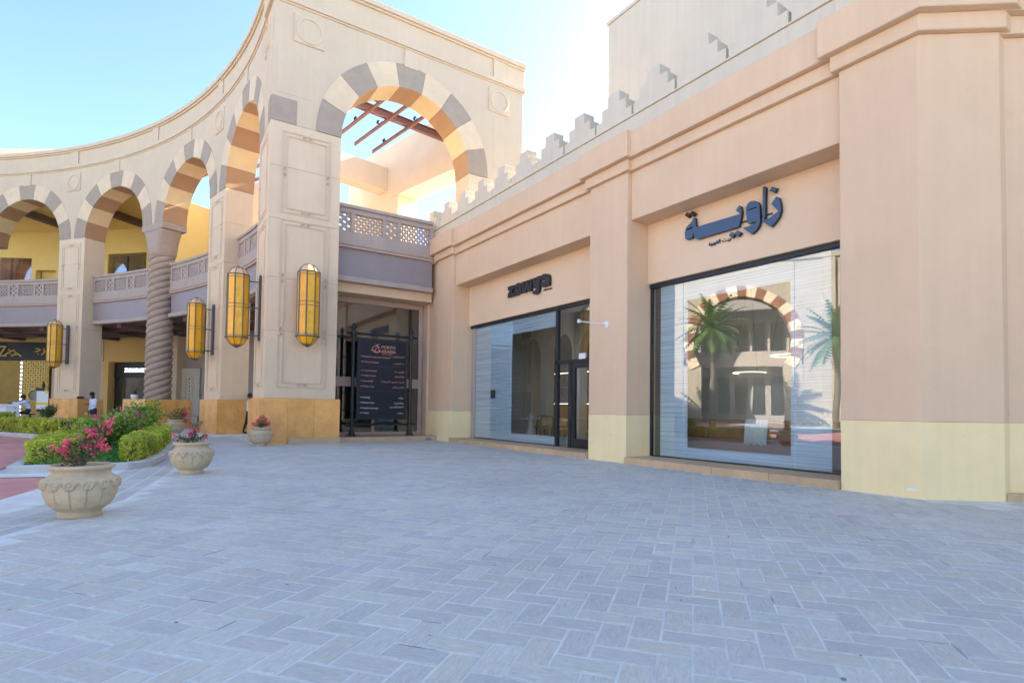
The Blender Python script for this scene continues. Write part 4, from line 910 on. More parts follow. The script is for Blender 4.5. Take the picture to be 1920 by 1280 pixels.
ZW = {'z': [(15.697, 5.325), (15.329, 5.326), (15.327, 5.211), (15.479, 5.081), (15.284, 5.077), (15.281, 4.963), (15.698, 4.96), (15.701, 5.067), (15.562, 5.196), (15.69, 5.204)] ,
 'a': [(15.299, 5.3), (15.159, 5.347), (15.024, 5.35), (14.927, 5.316), (14.9, 5.268), (14.894, 4.985), (15.064, 4.989), (15.083, 4.964), (15.189, 4.962), (15.268, 4.989), (15.305, 5.053), (15.271, 5.119), (15.164, 5.145), (15.062, 5.153), (15.055, 5.206), (15.117, 5.21), (15.214, 5.172), (15.297, 5.195)] ,
 'w': [(14.886, 5.341), (14.743, 5.341), (14.693, 5.113), (14.65, 5.339), (14.502, 5.338), (14.457, 5.104), (14.444, 5.341), (14.321, 5.34), (14.351, 4.975), (14.564, 4.979), (14.6, 5.097), (14.633, 4.979), (14.835, 4.981)] ,
 'y': [(14.303, 5.341), (14.147, 5.349), (14.099, 5.157), (14.059, 5.358), (13.88, 5.361), (13.897, 5.058), (13.92, 4.918), (13.971, 4.843), (14.075, 4.813), (14.262, 4.844), (14.27, 4.956), (14.148, 4.941), (14.07, 4.985), (14.096, 5.005), (14.203, 5.018), (14.25, 5.163)] ,
 'a2': [(13.855, 5.33), (13.74, 5.375), (13.604, 5.369), (13.487, 5.336), (13.419, 5.278), (13.405, 5.204), (13.401, 4.981), (13.597, 4.985), (13.614, 4.973), (13.732, 4.978), (13.827, 5.015), (13.854, 5.082), (13.829, 5.139), (13.736, 5.153), (13.651, 5.146), (13.632, 5.216), (13.669, 5.231), (13.737, 5.22), (13.831, 5.207), (13.854, 5.237)] ,}
for k, p in ZW.items():
    mb = MB(); mb.mprism(MS, p, 0, .085); ob('letter', mb, SIGNK, s2)
mb = MB(); mb.mbox(MS, 13.5, 15.6, .086, .1, 5.1, 5.13); ob('fixing_rail', mb, SIGNE, s2)
mb = text_mb('coffee house', .07, MS, 13.80, 4.875, .07, .098, -1, width=.43, height=.055); ob('small_lettering', mb, SIGNK, s2)
# gold calligraphic sign and the white LED sign under the gallery
def MG(u, d, z): return MC(u, 5.9+d, z)
s3 = thing('shop_sign', 'gold Arabic calligraphy and winged letter Z on the black band at far left', 'sign', MC(30, 5.9, 4.6))
mb = text_mb('Z', .9, MG, 31.35, 4.42, -.03, -.004, -1, width=.5, height=.75); ob('letter', mb, GOLDM, s3)
mb = MB()
for pts in ([(30.95, 4.5), (30.7, 4.75), (30.5, 4.5), (30.2, 4.6), (29.95, 4.42)], [(30.75, 4.95), (30.55, 4.8), (30.35, 4.95)], [(30.8, 4.62), (30.5, 4.88), (30.25, 4.7), (30.05, 4.5)], [(30.5, 4.45), (30.3, 4.72), (30.0, 4.5)], [(31.3, 4.42), (31.0, 4.5), (30.8, 4.65)]):
    mb.tube([MG(u, -.03, z) for u, z in pts], .045, 6)
ob('winged_ornament', mb, GOLDM, s3)
mb = text_mb(arabic('برجند'), .8, MG, 29.75, 4.55, -.03, -.004, -1, width=1.35, height=.62); ob('letter', mb, GOLDM, s3)
s4 = thing('shop_sign', 'glowing white lettering on the dark shop panel beside the twisted column', 'sign', MC(22.5, 6.4, 3.45))
mb = text_mb('ZUHAIR MURAD', .4, lambda u, d, z: MC(u, 6.45+d, z), 23.85, 3.43, -.03, -.002, -1, offset=.012, width=2.0, height=.27); ob('letter', mb, GLOWW, s4)

# ------------------------------------------------------------------ wall lanterns
def lantern():
    t = thing('wall_lantern', '', 'wall lantern'); K = 8; r = .34
    def ring(r_, z, rot=math.pi/8): return [(r_*math.cos(rot+2*math.pi*k/K), r_*math.sin(rot+2*math.pi*k/K), z) for k in range(K)]
    # local frame: -Y is out from the wall, wall plane at y = +.72
    lo, hi = ring(r, 0), ring(r, 2.08)
    for k in range(K):
        a, b, c, d = Vector(lo[k]), Vector(lo[(k+1) % K]), Vector(hi[(k+1) % K]), Vector(hi[k]); n = ((a+b)/2).normalized(); n.z = 0
        mb = MB(); q = [a, b, c, d]; tn = random.uniform(.92, 1.08); mb.hexa([a, b, b-n*.012, a-n*.012, d, c, c-n*.012, d-n*.012], 0, (tn, tn*random.uniform(.9, 1.06), 1)); ob('amber_panel', mb, AMBER, t, local=True)
    fr = MB()
    for k in range(K):
        a, d = Vector(lo[k]), Vector(hi[k]); fr.tube([a, d], .024, 6)
    for z in (.06, .98, 1.1, 1.98):
        p = ring(r+.006, z); fr.tube([*p, p[0], p[1]], .009, 5, False)
    for z, rr in ((0, .385), (2.08, .365)):
        fr.lathe([(rr*.6, z-.02), (rr, z-.02), (rr, z+.015), (rr*.6, z+.015)], 8, a0=math.pi/8)
    fr.lathe([(.02, 2.33), (.03, 2.35), (.028, 2.38), (.008, 2.40)], 8)
    for k in range(K):
        a = math.pi/8+2*math.pi*k/K; c_, s_ = math.cos(a), math.sin(a)
        fr.tube([(.335*c_, .335*s_, 2.09), (.25*c_, .25*s_, 2.24), (.15*c_, .15*s_, 2.32)], .012, 5); fr.tube([(.335*c_, .335*s_, -.02), (.22*c_, .22*s_, -.22), (.07*c_, .07*s_, -.30)], .012, 5)
    fr.lathe([(.16, -.27), (.09, -.31), (.02, -.35)], 8, a0=math.pi/8); fr.lathe([(.17, 2.305), (.15, 2.33), (.02, 2.34)], 8, a0=math.pi/8)
    ob('frame', fr, LEADF, t, local=True)
    mb = MB(); mb.lathe([(.33, 2.1), (.245, 2.24), (.15, 2.31)], 8, a0=math.pi/8); ob('cap', mb, LCAP, t, local=True)
    mb = MB(); mb.lathe([(.33, -.025), (.215, -.22), (.07, -.29)], 8, a0=math.pi/8); ob('bottom_cup', mb, AMBER, t, local=True)
    mb = MB()
    for z in (.1, 1.04, 1.92): mb.tube([(0, .3, z), (0, .66, z)], .022, 8)
    ob('bracket_arm', mb, LEADF, t, local=True)
    mb = MB(); pts = [(-.11, -.06), (.11, -.06), (.11, 2.08), (.07, 2.16), (-.07, 2.16), (-.11, 2.08)]; mb.mprism(lambda u, d, z: (u, .64+d, z), pts, 0, .075); ob('backplate', mb, PLATE, t, local=True, bevel=.01)
    return t
lan = lantern()
for k, (p, rz, lbl) in enumerate(((Vector((4.5, YE-.725, 3.5)), 0, 'amber wall lantern on the front face of the corner pier'),
                                 (Vector(MC(-.72, -.725, 3.5)), -.72/R0-math.pi/2, 'amber wall lantern on the left side of the corner pier'),
                                 (Vector(MC(6.6, -.725, 3.5)), 6.6/R0-math.pi/2, 'amber wall lantern on the pier between corner pier and twisted column'),
                                 (Vector(MC(20.8, -.725, 3.5)), 20.8/R0-math.pi/2, 'amber wall lantern on the far left pier near the gold shop'))):
    o = lan if k == 0 else copy_tree(lan); o.location = p; o.rotation_euler = (0, 0, rz); tag(o, lbl, 'wall lantern', 'amber lanterns on the arcade piers')

# ------------------------------------------------------------------ stone planters and their flowers
def planter():
    t = thing('stone_planter', '', 'planter')
    prof = [(.19, 0), (.2, .02), (.2, .05), (.185, .06), (.22, .085), (.275, .13), (.312, .19), (.333, .25), (.341, .31), (.341, .36), (.334, .40), (.318, .432), (.305, .44), (.29, .455), (.268, .475), (.262, .495), (.272, .515), (.296, .527), (.305, .545), (.30, .562), (.285, .572), (.262, .57), (.25, .55), (.245, .50)]
    def fn(r, z, a):
        if .07 < z < .335:                          # lobes below the garland
            ph = (a*14/(2*math.pi)) % 1; g = 1-abs(2*ph-1); k = min(1, (z-.07)/.05)
            r -= .014*max(0, 1-g*8)*k
        if .27 < z < .425:                          # scalloped floral garland band
            ph = (a*14/(2*math.pi)+.5) % 1; q = (ph-.5)*2; low = .315+.075*q*q*1.1; zz = (.415-z)/(.415-low) if z > low else 2
            if z >= low:
                r += .020; rad = math.hypot(q*.075, z-.372); r += .012*math.cos(rad*150) if rad < .055 else 0
                r -= .012 if abs(z-low-.012) < .008 else 0
        return r
    pts = []
    for (r0, z0), (r1, z1) in zip(prof, prof[1:]):
        n = max(1, int(abs(z1-z0)/.009)) if .06 < z0 < .44 else 1
        pts += [(r0+(r1-r0)*i/n, z0+(z1-z0)*i/n) for i in range(n)]
    pts.append(prof[-1])
    mb = MB(); mb.lathe(pts, 224, fn=fn, cap=False); ob('bowl', mb, POT, t, smooth=True, local=True)
    mb = MB(); mb.lathe([(.005, 0.001), (.188, .001)], 24, cap=False); mb.lathe([(.01, .53), (.14, .52), (.25, .508)], 24, cap=False); ob('soil', mb, SOIL, t, local=True); return t
pl = planter()
POTS = [((-.50, 7.86), 'nearest large carved stone planter at the lower left', .9), ((.84, 11.75), 'carved stone planter standing alone beside the kerbed hedge corner', .2), ((3.17, 18.75), 'carved stone planter against the ochre base of the corner pier', 1.3), ((1.36, 28.1), 'far stone planter in front of the twisted column pedestal', 2.0)]
for k, ((x, y), lbl, rz) in enumerate(POTS):
    o = pl if k == 0 else copy_tree(pl); o.location = (x, y, .003); o.rotation_euler = (0, 0, rz); s = (1.0, 1.0, 1.0, 1.05)[k]; o.scale = (s, s, s); tag(o, lbl, 'planter', 'carved stone planters on the plaza')
def P3(k, h=.52): return (POTS[k][0][0], POTS[k][0][1], h*(1.0, 1, 1, 1.05)[k])
shrub('bougainvillea', 'red-pink bougainvillea with bare stem in the nearest stone planter', P3(0), [(-.26, .0, .17), (-.2, .1, .24), (-.14, -.05, .30), (-.05, .05, .34), (.08, .0, .40), (.17, .03, .50), (.24, -.02, .52), (.16, -.1, .38), (.22, .06, .44), (.10, .1, .30), (.2, -.05, .26), (-.12, .08, .15)], 420, 800, .045, .034, PLANTL, BRACT, spread=.07, cat='plant', thick=.012)
shrub('bougainvillea', 'small pink bougainvillea in the planter beside the kerbed hedge corner', P3(1), [(-.24, 0, .14), (-.14, .05, .12), (-.05, 0, .2), (.05, 0, .27), (.1, .05, .38), (.12, -.03, .42), (.2, 0, .16)], 260, 230, .05, .04, PLANTL, BRACT, spread=.06, cat='plant')
shrub('bougainvillea', 'pink bougainvillea tuft in the planter against the corner pier', P3(2), [(-.18, 0, .2), (-.08, .05, .28), (.02, 0, .36), (.08, -.04, .42), (.15, 0, .28), (.22, .02, .2), (-.02, -.05, .18)], 260, 420, .055, .045, PLANTL, BRACT, spread=.09, cat='plant')
shrub('bougainvillea', 'straggling green bougainvillea with pink right side in the far planter', P3(3), [(-.35, 0, .2), (-.2, .1, .35), (-.05, 0, .5), (.1, .05, .55), (.25, 0, .45), (.33, .02, .6), (.38, 0, .25), (.36, .0, .05)], 420, 0, .06, .05, PLANTL, BRACT, spread=.13, cat='plant')
shrub('bougainvillea', 'pink flowering branch hanging over the rim of the far planter', (1.55, 28.1, .55), [(.18, 0, .5), (.22, 0, .3), (.2, .0, .05), (.16, .05, .4), (.2, 0, -.08)], 40, 300, .06, .055, PLANTL, BRACT, spread=.08, cat='plant')

# ------------------------------------------------------------------ directory sign
dsg = thing('directory_sign', 'black framed directory board with copper lettering before the glass shopfront', 'sign', (7.7, 20.5, .165))
YS = 20.5
for x in (6.56, 8.84):
    mb = MB(); mb.lathe([(.2, .166), (.2, .19), (.13, .2), (.11, .28), (.075, .42), (.06, .55), (.06, 3.92)], 16, (x, YS)); po = ob('post', mb, BLACKM, dsg, smooth=False, bevel=.004)
    mb = MB(); mb.lathe([(.03, 4.02), (.06, 4.05), (.04, 4.08), (.075, 4.14), (.09, 4.2), (.07, 4.28), (.02, 4.34)], 16, (x, YS)); ob('finial', mb, BLACKM, po, smooth=True)
    mb = MB()
    for z in (.6, 3.97): mb.lathe([(.06, z-.1), (.1, z-.08), (.1, z+.08), (.06, z+.1)], 16, (x, YS))
    ob('collar', mb, BLACKM, po)
    mb = MB(); sx = 1 if x < 7 else -1
    for z in (1.1, 1.8, 2.5, 3.2): mb.tube([(x, YS, z), (x+sx*.22, YS, z)], .02, 6)
    ob('clip', mb, BLACKM, po)
for z in (.6, 3.97):
    mb = MB(); mb.tube([(6.3, YS, z), (6.34, YS, z), (9.06, YS, z), (9.1, YS, z)], [.01, .045, .045, .01], 12); ob('rail', mb, BLACKM, dsg)
mb = MB(); mb.box(6.72, 8.68, YS-.03, YS+.04, .78, 3.82); ob('board', mb, BLACKM, dsg, bevel=.008)
def MD(u, d, z): return (u, YS-.06+d, z)
for z0, z1 in ((2.80, 3.74), (1.86, 2.76), (.84, 1.82)): mb = MB(); mb.box(6.80, 8.60, YS-.045, YS-.031, z0, z1); ob('panel', mb, PLINE, dsg)
def dtext(s, u, z, size, m, w_=None, al='LEFT'):
    mb = text_mb(s, size, MD, u, z, .006, .0145, 1, al, .0); ob('lettering', mb, m, dsg)
dtext('PORTO', 7.62, 3.46, .17, COPPER); dtext('ARABIA', 7.62, 3.30, .17, COPPER); dtext('THE PEARL QATAR', 7.64, 3.235, .045, COPPER)
mb = MB(); K = 24
mb.tube([MD(7.42+.15*math.cos(2*math.pi*j/K), .008, 3.42+.13*math.sin(2*math.pi*j/K)) for j in range(2, K+1)], .011, 6)
mb.tube([MD(7.22, .008, 3.40), MD(7.4, .008, 3.33), MD(7.62, .008, 3.34)], .012, 6); mb.tube([MD(7.36, .008, 3.34), MD(7.46, .008, 3.56), MD(7.55, .008, 3.34)], .016, 6); mb.tube([MD(7.38, .008, 3.62), MD(7.46, .008, 3.58), MD(7.54, .008, 3.63)], .01, 6)
ob('logo', mb, COPPER, dsg)
rows = [(3.10, 'Retail Arcade 6 La Croisette', 'السوق لاكروازيت ٦', COPPER), (2.90, '4-5 La Croisette', '٥-٤ لاكروازيت', COPPER), (2.58, '7 La Croisette', 'لاكروازيت ٧', COPPER), (2.39, 'Water Court', 'القناة المائية', COPPER), (2.19, 'Boardwalk', 'الرصيف البحري ( البوردووك )', COPPER), (1.99, 'Water Taxi', 'التاكسي المائي', COPPER),
        (1.58, 'Parking', 'مواقف', WHITEL), (1.38, 'Marina Gate', 'بوابة المارينا', WHITEL), (1.18, 'Retail Concierge', 'السوق الكونسيرج', WHITEL), (1.00, 'Toilets', 'حمامات', WHITEL)]
for z, en, ar, m in rows:
    dtext(en, 6.95, z, .088, m); dtext(arabic(ar), 8.55, z+(.06 if z > 3 or z == 1.18 else 0), .08, m, al='RIGHT')
    mb = MB(); mb.mprism(MD, [(6.84, z+.025), (6.90, z+.025), (6.90, z+.01), (6.93, z+.033), (6.90, z+.056), (6.90, z+.041), (6.84, z+.041)], .006, .0145); ob('arrow', mb, m, dsg)

# ------------------------------------------------------------------ small things on the plaza
mb = MB(); mb.lathe([(.01, .0), (.19, .02), (.22, .06), (.19, .13), (.1, .17), (.01, .18)], 14, fn=lambda r, z, a: r*(1+.14*math.sin(2*a+1)+.06*math.sin(5*a)))
st = ob('loose_stone', mb, STONEG, smooth=True); st.location = (9.28, 19.75, 0); st.scale = (1, .8, .9); tag(st, 'small dark grey stone on the paving at the foot of the yellow plinth', 'stone')
lm = thing('rod_lamp', 'thin white rod lamp sticking out from the peach pilaster', 'lamp', (9.6, 10.25, 3.36))
mb = MB(); mb.tube([(9.599, 10.25, 3.36), (9.575, 10.25, 3.36)], .085, 20); ob('mount_disc', mb, WHITE, lm)
mb = MB(); mb.tube([(9.575, 10.25, 3.36), (9.0, 10.6, 3.43)], .013, 8); ob('rod', mb, WHITE, lm); mb = MB(); mb.lathe([(.005, -.05), (.04, -.035), (.05, 0), (.04, .035), (.005, .05)], 12); o = ob('lamp_head', mb, WHITE, lm, smooth=True); o.location = (9.0, 10.6, 3.43)
fl = thing('garden_floodlight', 'black floodlight with yellow band leaning at the hedge edge', 'floodlight', (-2.05, 23.2, .09))
mb = MB(); mb.tube([(-2.1, 23.2, .08), (-2.06, 23.2, .3)], .03, 8); ob('stake', mb, BLACKM, fl)
mb = MB(); mb.tube([(-2.12, 23.2, .24), (-2.03, 23.15, .44), (-1.95, 23.1, .62)], [.05, .085, .1], 12); ob('lamp_body', mb, BLACKM, fl); mb = MB(); mb.tube([(-2.04, 23.155, .42), (-2.015, 23.14, .47)], .094, 12); ob('band', mb, YELS, fl)
dk = thing('valet_desk', 'white valet desk behind the long hedge at far left', 'desk', (-5.4, 36, 0))
mb = MB(); mb.box(-6.6, -4.76, 35.98, 36.6, 1.08, 1.15); ob('top', mb, WHITE, dk, bevel=.01)
mb = MB(); mb.box(-6.5, -5.28, 36.05, 36.5, .02, 1.08); ob('cabinet', mb, WHITE, dk, bevel=.01)
mb = MB(); mb.box(-5.27, -4.8, 36.0, 36.06, .02, 1.08); o = ob('front_panel', mb, mat('pale_grey_panel', (.56, .59, .62), .03, 3, .5, 0), dk, bevel=.006)
for k, ch in enumerate('VALET'): ob('letter', text_mb(ch, .16, lambda u, d, z: (u, 35.994+d, z), -5.0, .92-k*.19, 0, .005, 1), SIGNK, dk)
mb = MB(); mb.box(-5.75, -5.5, 36.03, 36.048, .62, .8); ob('vent', mb, SIGNK, dk)
ss = thing('valet_sign_stand', 'black post with white and yellow notice board beside the far left pier', 'sign', (-3.9, 36.0, 0))
mb = MB(); mb.lathe([(.2, 0), (.2, .03), (.06, .08), (.035, .3), (.035, 1.95), (.05, 2.0), (.08, 2.06), (.07, 2.15), (.03, 2.2), (.045, 2.24), (.01, 2.32)], 14, (-3.93, 36.06)); ob('post', mb, BLACKM, ss)
mb = MB(); mb.box(-4.17, -3.72, 35.98, 36.02, .93, 1.82); ob('notice_board', mb, WHITE, ss); mb = MB(); mb.box(-4.16, -3.73, 35.972, 35.979, 1.14, 1.26); ob('yellow_stripe', mb, YELS, ss); mb = MB(); mb.box(-3.86, -3.73, 35.97, 35.978, 1.7, 1.81); ob('yellow_stripe', mb, YELS, ss)
mb = MB(); mb.box(-4.22, -3.9, 35.97, 36.0, 1.83, 1.97); ob('top_plate', mb, BLACKM, ss); mb = MB(); mb.box(-4.16, -3.7, 35.99, 36.05, .82, .92); ob('bracket', mb, BLACKM, ss)
fp = thing('low_bowl_planter', 'wide low stone bowl under the notice board at far left', 'planter', (-3.5, 33.9, 0)); mb = MB(); mb.lathe([(.3, 0), (.42, .2), (.55, .42), (.6, .5), (.58, .56), (.5, .55)], 28, (-3.5, 33.9)); ob('bowl', mb, POT, fp, smooth=True)
mb = MB(); mb.lathe([(.01, .53), (.5, .52)], 20, (-3.5, 33.9), cap=False); ob('soil', mb, SOIL, fp)
shrub('potted_shrub', 'feathery pale green shrub in the low bowl at far left', (-3.5, 33.9, .5), [(random.uniform(-.5, .5), random.uniform(-.3, .3), random.uniform(.25, .65)) for _ in range(14)], 700, 0, .09, .05, PLANTL, BRACT, spread=.14, cat='plant')
bt = thing('dark_side_table', 'dark wooden side table standing before the twisted column', 'table', (-.05, 31.3, 0))
mb = MB(); mb.lathe([(.42, 1.0), (.46, 1.02), (.46, 1.06), (.3, 1.1)], 20, (-.05, 31.3)); ob('top', mb, WOOD, bt); mb = MB(); mb.lathe([(.3, .75), (.34, .8), (.38, 1.0)], 16, (-.05, 31.3)); ob('apron', mb, WOOD, bt)
for a in range(4): mb = MB(); x, y = -.05+.28*math.cos(a*1.57+.7), 31.3+.28*math.sin(a*1.57+.7); mb.tube([(x, y, 0), (x, y, .8)], [.03, .05], 8); ob('leg', mb, WOOD, bt)
bn = thing('cafe_bench', 'small grey bench with dark legs between the column pedestal and the pier', 'bench', (2.2, 33.2, 0))
mb = MB(); mb.box(1.75, 2.65, 32.95, 33.4, .62, .7); ob('seat', mb, GREYW, bn, bevel=.01)
for x, y in ((1.8, 33), (2.6, 33), (1.8, 33.35), (2.6, 33.35)): mb = MB(); mb.tube([(x, y, 0), (x, y, .62)], .025, 8); ob('leg', mb, WOOD, bn)
wp = thing('white_pot_plant', 'small white pot with green leaves on the column pedestal', 'plant', MC(14.55, -.2, 1.49)); c = MC(14.55, -.2, 0)
mb = MB(); mb.lathe([(.12, 1.492), (.16, 1.6), (.17, 1.72), (.15, 1.73)], 16, c[:2]); ob('pot', mb, WHITE, wp, smooth=True)
mb = MB()
for _ in range(160): leafq(mb, Vector((c[0], c[1], 1.85))+rnd_dir()*.2*random.random(), .1, rnd_dir(.5), greens(), .35)
ob('leaves', mb, PLANTL, wp, recalc=False, kind='stuff')
fb = ob('base_box', (lambda b: (b.box(-.16, .16, -.1, .1, 0, .13), b)[1])(MB()), BLACKM, bevel=.03); fb.location = MC(19.75, .05, 1.492); tag(fb, 'small black box resting on the ochre base of the far left pier', 'box')
blob('paint_spill', 7.16, 3.44, .14, .07, -1.0, 'larger faded pink spill on the paving left of the corner pillar'); blob('paint_spill', 6.77, 2.93, .10, .03, -.9, 'thin faded pink streak on the paving below the larger spill')

# ------------------------------------------------------------------ people
def person(label, loc, rz, J, E, shirt_j, skin_j, hair=(0, 0, 0), name='person'):
    """J: joint -> (x,y,z,rx,ry); E: edges. One continuous skinned body, dressed by region."""
    t = thing(name, label, 'person', loc, rz)
    names = list(J); me = bpy.data.meshes.new('sk'); me.from_pydata([J[n][:3] for n in names], [(names.index(a), names.index(b)) for a, b in E], [])
    o = bpy.data.objects.new('sk', me); COL.objects.link(o); m = o.modifiers.new('s', 'SKIN'); m.use_smooth_shade = True
    for i, n in enumerate(names): me.skin_vertices[0].data[i].radius = J[n][3:5]; me.skin_vertices[0].data[i].use_root = (n == 'pelvis')
    o.modifiers.new('u', 'SUBSURF').levels = 2; o.modifiers['u'].render_levels = 2
    bpy.context.view_layer.update(); body = bpy.data.meshes.new_from_object(o.evaluated_get(bpy.context.evaluated_depsgraph_get())); bpy.data.objects.remove(o)
    body.materials.clear()
    for mm in (TROUS, SHIRT, SKIN, BLACKM): body.materials.append(mm)
    seg = []
    for a, b in E:
        k = 2 if a in skin_j and b in skin_j else 1 if (a in shirt_j and b in shirt_j) else 3 if 'toe' in a or 'toe' in b else 0
        for q in range(7): seg.append((Vector(J[a][:3]).lerp(Vector(J[b][:3]), q/6), k))
    for p in body.polygons: p.material_index = min(seg, key=lambda s: (s[0]-p.center).length_squared)[1]; p.use_smooth = True
    b = bpy.data.objects.new('body', body); COL.objects.link(b); b.parent = t
    mb = MB(); hx, hy, hz = J['head'][:3]
    mb.lathe([(.098, -.03), (.104, .03), (.098, .08), (.07, .12), (.01, .137)], 18, fn=lambda r, z, a: r*(1+.05*math.sin(a*3)) if z > .02 or math.sin(a) > -.35 else r*.86)
    h_ = ob('hair', mb, HAIR, t, local=True, smooth=True); h_.location = (hx, hy+.012, hz); h_.rotation_euler = hair
    return t
def hand(J, E, tag_, w, fdir, side):
    """five unequal fingers rooted in the palm"""
    w = Vector(w); f = Vector(fdir).normalized(); s = Vector(side).normalized(); pn = tag_+'palm'; p = w+f*.07; J[pn] = (*p, .032, .02); E.append((tag_+'wrist', pn)); nm = [pn]
    for k, (o, l) in enumerate(((-.03, .075), (-.01, .09), (.01, .085), (.028, .065))):
        a, b = tag_+f'f{k}', tag_+f'g{k}'; q = p+f*.05+s*o; J[a] = (*q, .010, .010); J[b] = (*(q+f*l*.7+f.cross(s)*.02), .008, .008); E += [(pn, a), (a, b)]; nm += [a, b]
    q = p-f*.02-s*.045; J[tag_+'t'] = (*q, .011, .011); J[tag_+'t2'] = (*(q+f*.05-s*.01), .009, .009); E += [(pn, tag_+'t'), (tag_+'t', tag_+'t2')]; nm += [tag_+'t', tag_+'t2']
    return nm
SH = {'pelvis', 'waist', 'chest', 'neckb', 'lsh', 'rsh', 'lel', 'rel', 'lcuff', 'rcuff'}
def standing(loc, rz, label, larm, rarm, lean=0, legs=((.1, 0), (-.1, 0)), look=(0, -.05)):
    J = {'pelvis': (0, 0, .95, .15, .11), 'waist': (0, .0+lean*.3, 1.08, .14, .10), 'chest': (0, lean*.7, 1.32, .17, .115), 'neckb': (0, lean, 1.48, .07, .065), 'neck': (look[0]*.3, lean+look[1]*.4, 1.55, .055, .055),
         'head': (look[0], lean+look[1], 1.655, .082, .092), 'htop': (look[0], lean+look[1]+.01, 1.72, .07, .08), 'nose': (look[0]*1.3, lean+look[1]-.11, 1.63, .014, .016),
         'lsh': (.19, lean*.9, 1.43, .065, .065), 'rsh': (-.19, lean*.9, 1.43, .065, .065)}
    E = [('pelvis', 'waist'), ('waist', 'chest'), ('chest', 'neckb'), ('neckb', 'neck'), ('neck', 'head'), ('head', 'htop'), ('head', 'nose'), ('chest', 'lsh'), ('chest', 'rsh')]
    sk = {'neck', 'head', 'htop', 'nose'}
    for s, arm in (('l', larm), ('r', rarm)):
        J[s+'el'] = (*arm[0], .048, .048); J[s+'cuff'] = (*(Vector(arm[0]).lerp(Vector(arm[1]), .85)), .036, .036); J[s+'wrist'] = (*arm[1], .028, .025)
        E += [(s+'sh', s+'el'), (s+'el', s+'cuff'), (s+'cuff', s+'wrist')]; d = Vector(arm[1])-Vector(arm[0]); sk |= {s+'wrist'}|set(hand(J, E, s, arm[1], d, (0, 1, 0) if abs(d.normalized().y) < .8 else (1, 0, 0)))
    for s, (dx, dy) in (('l', legs[0]), ('r', legs[1])):
        J[s+'hip'] = (dx, 0, .86, .095, .095); J[s+'kn'] = (dx*1.1, dy*.5-.02, .49, .066, .066); J[s+'an'] = (dx*1.1, dy, .09, .05, .05); J[s+'toe'] = (dx*1.25, dy-.17, .04, .04, .035)
        E += [('pelvis', s+'hip'), (s+'hip', s+'kn'), (s+'kn', s+'an'), (s+'an', s+'toe')]
    return person(label, loc, rz, J, E, SH, sk)
standing((-1.76, 33.4, 0), -1.0, 'man in white shirt and dark trousers looking down at his hands by the far pier', ((.24, -.06, 1.17), (.08, -.27, 1.2)), ((-.25, 0, 1.15), (-.22, -.08, .88)), -.02, ((.1, .02), (-.1, -.04)), (0, -.08))
standing((4.05, 27.0, 0), 1.4, 'person in white shirt and dark trousers half hidden behind the corner pier', ((.25, .03, 1.15), (.26, -.02, .88)), ((-.25, -.02, 1.15), (-.2, -.14, .9)), 0, ((.09, -.18), (-.09, .2)))
def seated():
    J = {'pelvis': (0, 0, .82, .17, .13), 'waist': (0, -.03, .95, .17, .13), 'chest': (0, -.12, 1.2, .18, .13), 'neckb': (0, -.18, 1.36, .07, .065), 'neck': (0, -.2, 1.42, .055, .055), 'head': (0, -.25, 1.51, .085, .095), 'htop': (0, -.24, 1.57, .07, .08), 'nose': (0, -.36, 1.48, .014, .016),
         'lsh': (.2, -.13, 1.3, .068, .068), 'rsh': (-.2, -.13, 1.3, .068, .068)}
    E = [('pelvis', 'waist'), ('waist', 'chest'), ('chest', 'neckb'), ('neckb', 'neck'), ('neck', 'head'), ('head', 'htop'), ('head', 'nose'), ('chest', 'lsh'), ('chest', 'rsh')]; sk = {'neck', 'head', 'htop', 'nose'}
    for s, a, b in (('l', (.26, -.42, 1.2), (.12, -.68, 1.2)), ('r', (-.26, -.4, 1.22), (-.05, -.66, 1.22))):
        J[s+'el'] = (*a, .05, .05); J[s+'cuff'] = (*Vector(a).lerp(Vector(b), .85), .038, .038); J[s+'wrist'] = (*b, .028, .025); E += [(s+'sh', s+'el'), (s+'el', s+'cuff'), (s+'cuff', s+'wrist')]; sk |= {s+'wrist'}|set(hand(J, E, s, b, Vector(b)-Vector(a), (0, 0, 1)))
    for s, dx in (('l', .1), ('r', -.1)):
        J[s+'hip'] = (dx, -.04, .78, .1, .1); J[s+'kn'] = (dx*1.4, -.42, .72, .07, .07); J[s+'an'] = (dx*1.4, -.34, .3, .05, .05); J[s+'toe'] = (dx*1.4, -.5, .25, .04, .035); E += [('pelvis', s+'hip'), (s+'hip', s+'kn'), (s+'kn', s+'an'), (s+'an', s+'toe')]
    return person('man in pale shirt sitting and leaning on the white valet desk', (-4.5, 36.55, 0), -1.35, J, E, SH, sk)
seated()
stl = thing('bar_stool', 'dark stool under the man at the valet desk', 'stool', (-4.45, 36.55, 0))
mb = MB(); mb.lathe([(.02, .64), (.19, .64), (.2, .67), (.18, .70), (.02, .70)], 16, (-4.45, 36.55)); ob('seat', mb, BLACKM, stl); mb = MB(); mb.lathe([(.2, 0), (.2, .02), (.03, .04), (.03, .64)], 12, (-4.45, 36.55)); ob('stem', mb, BLACKM, stl)

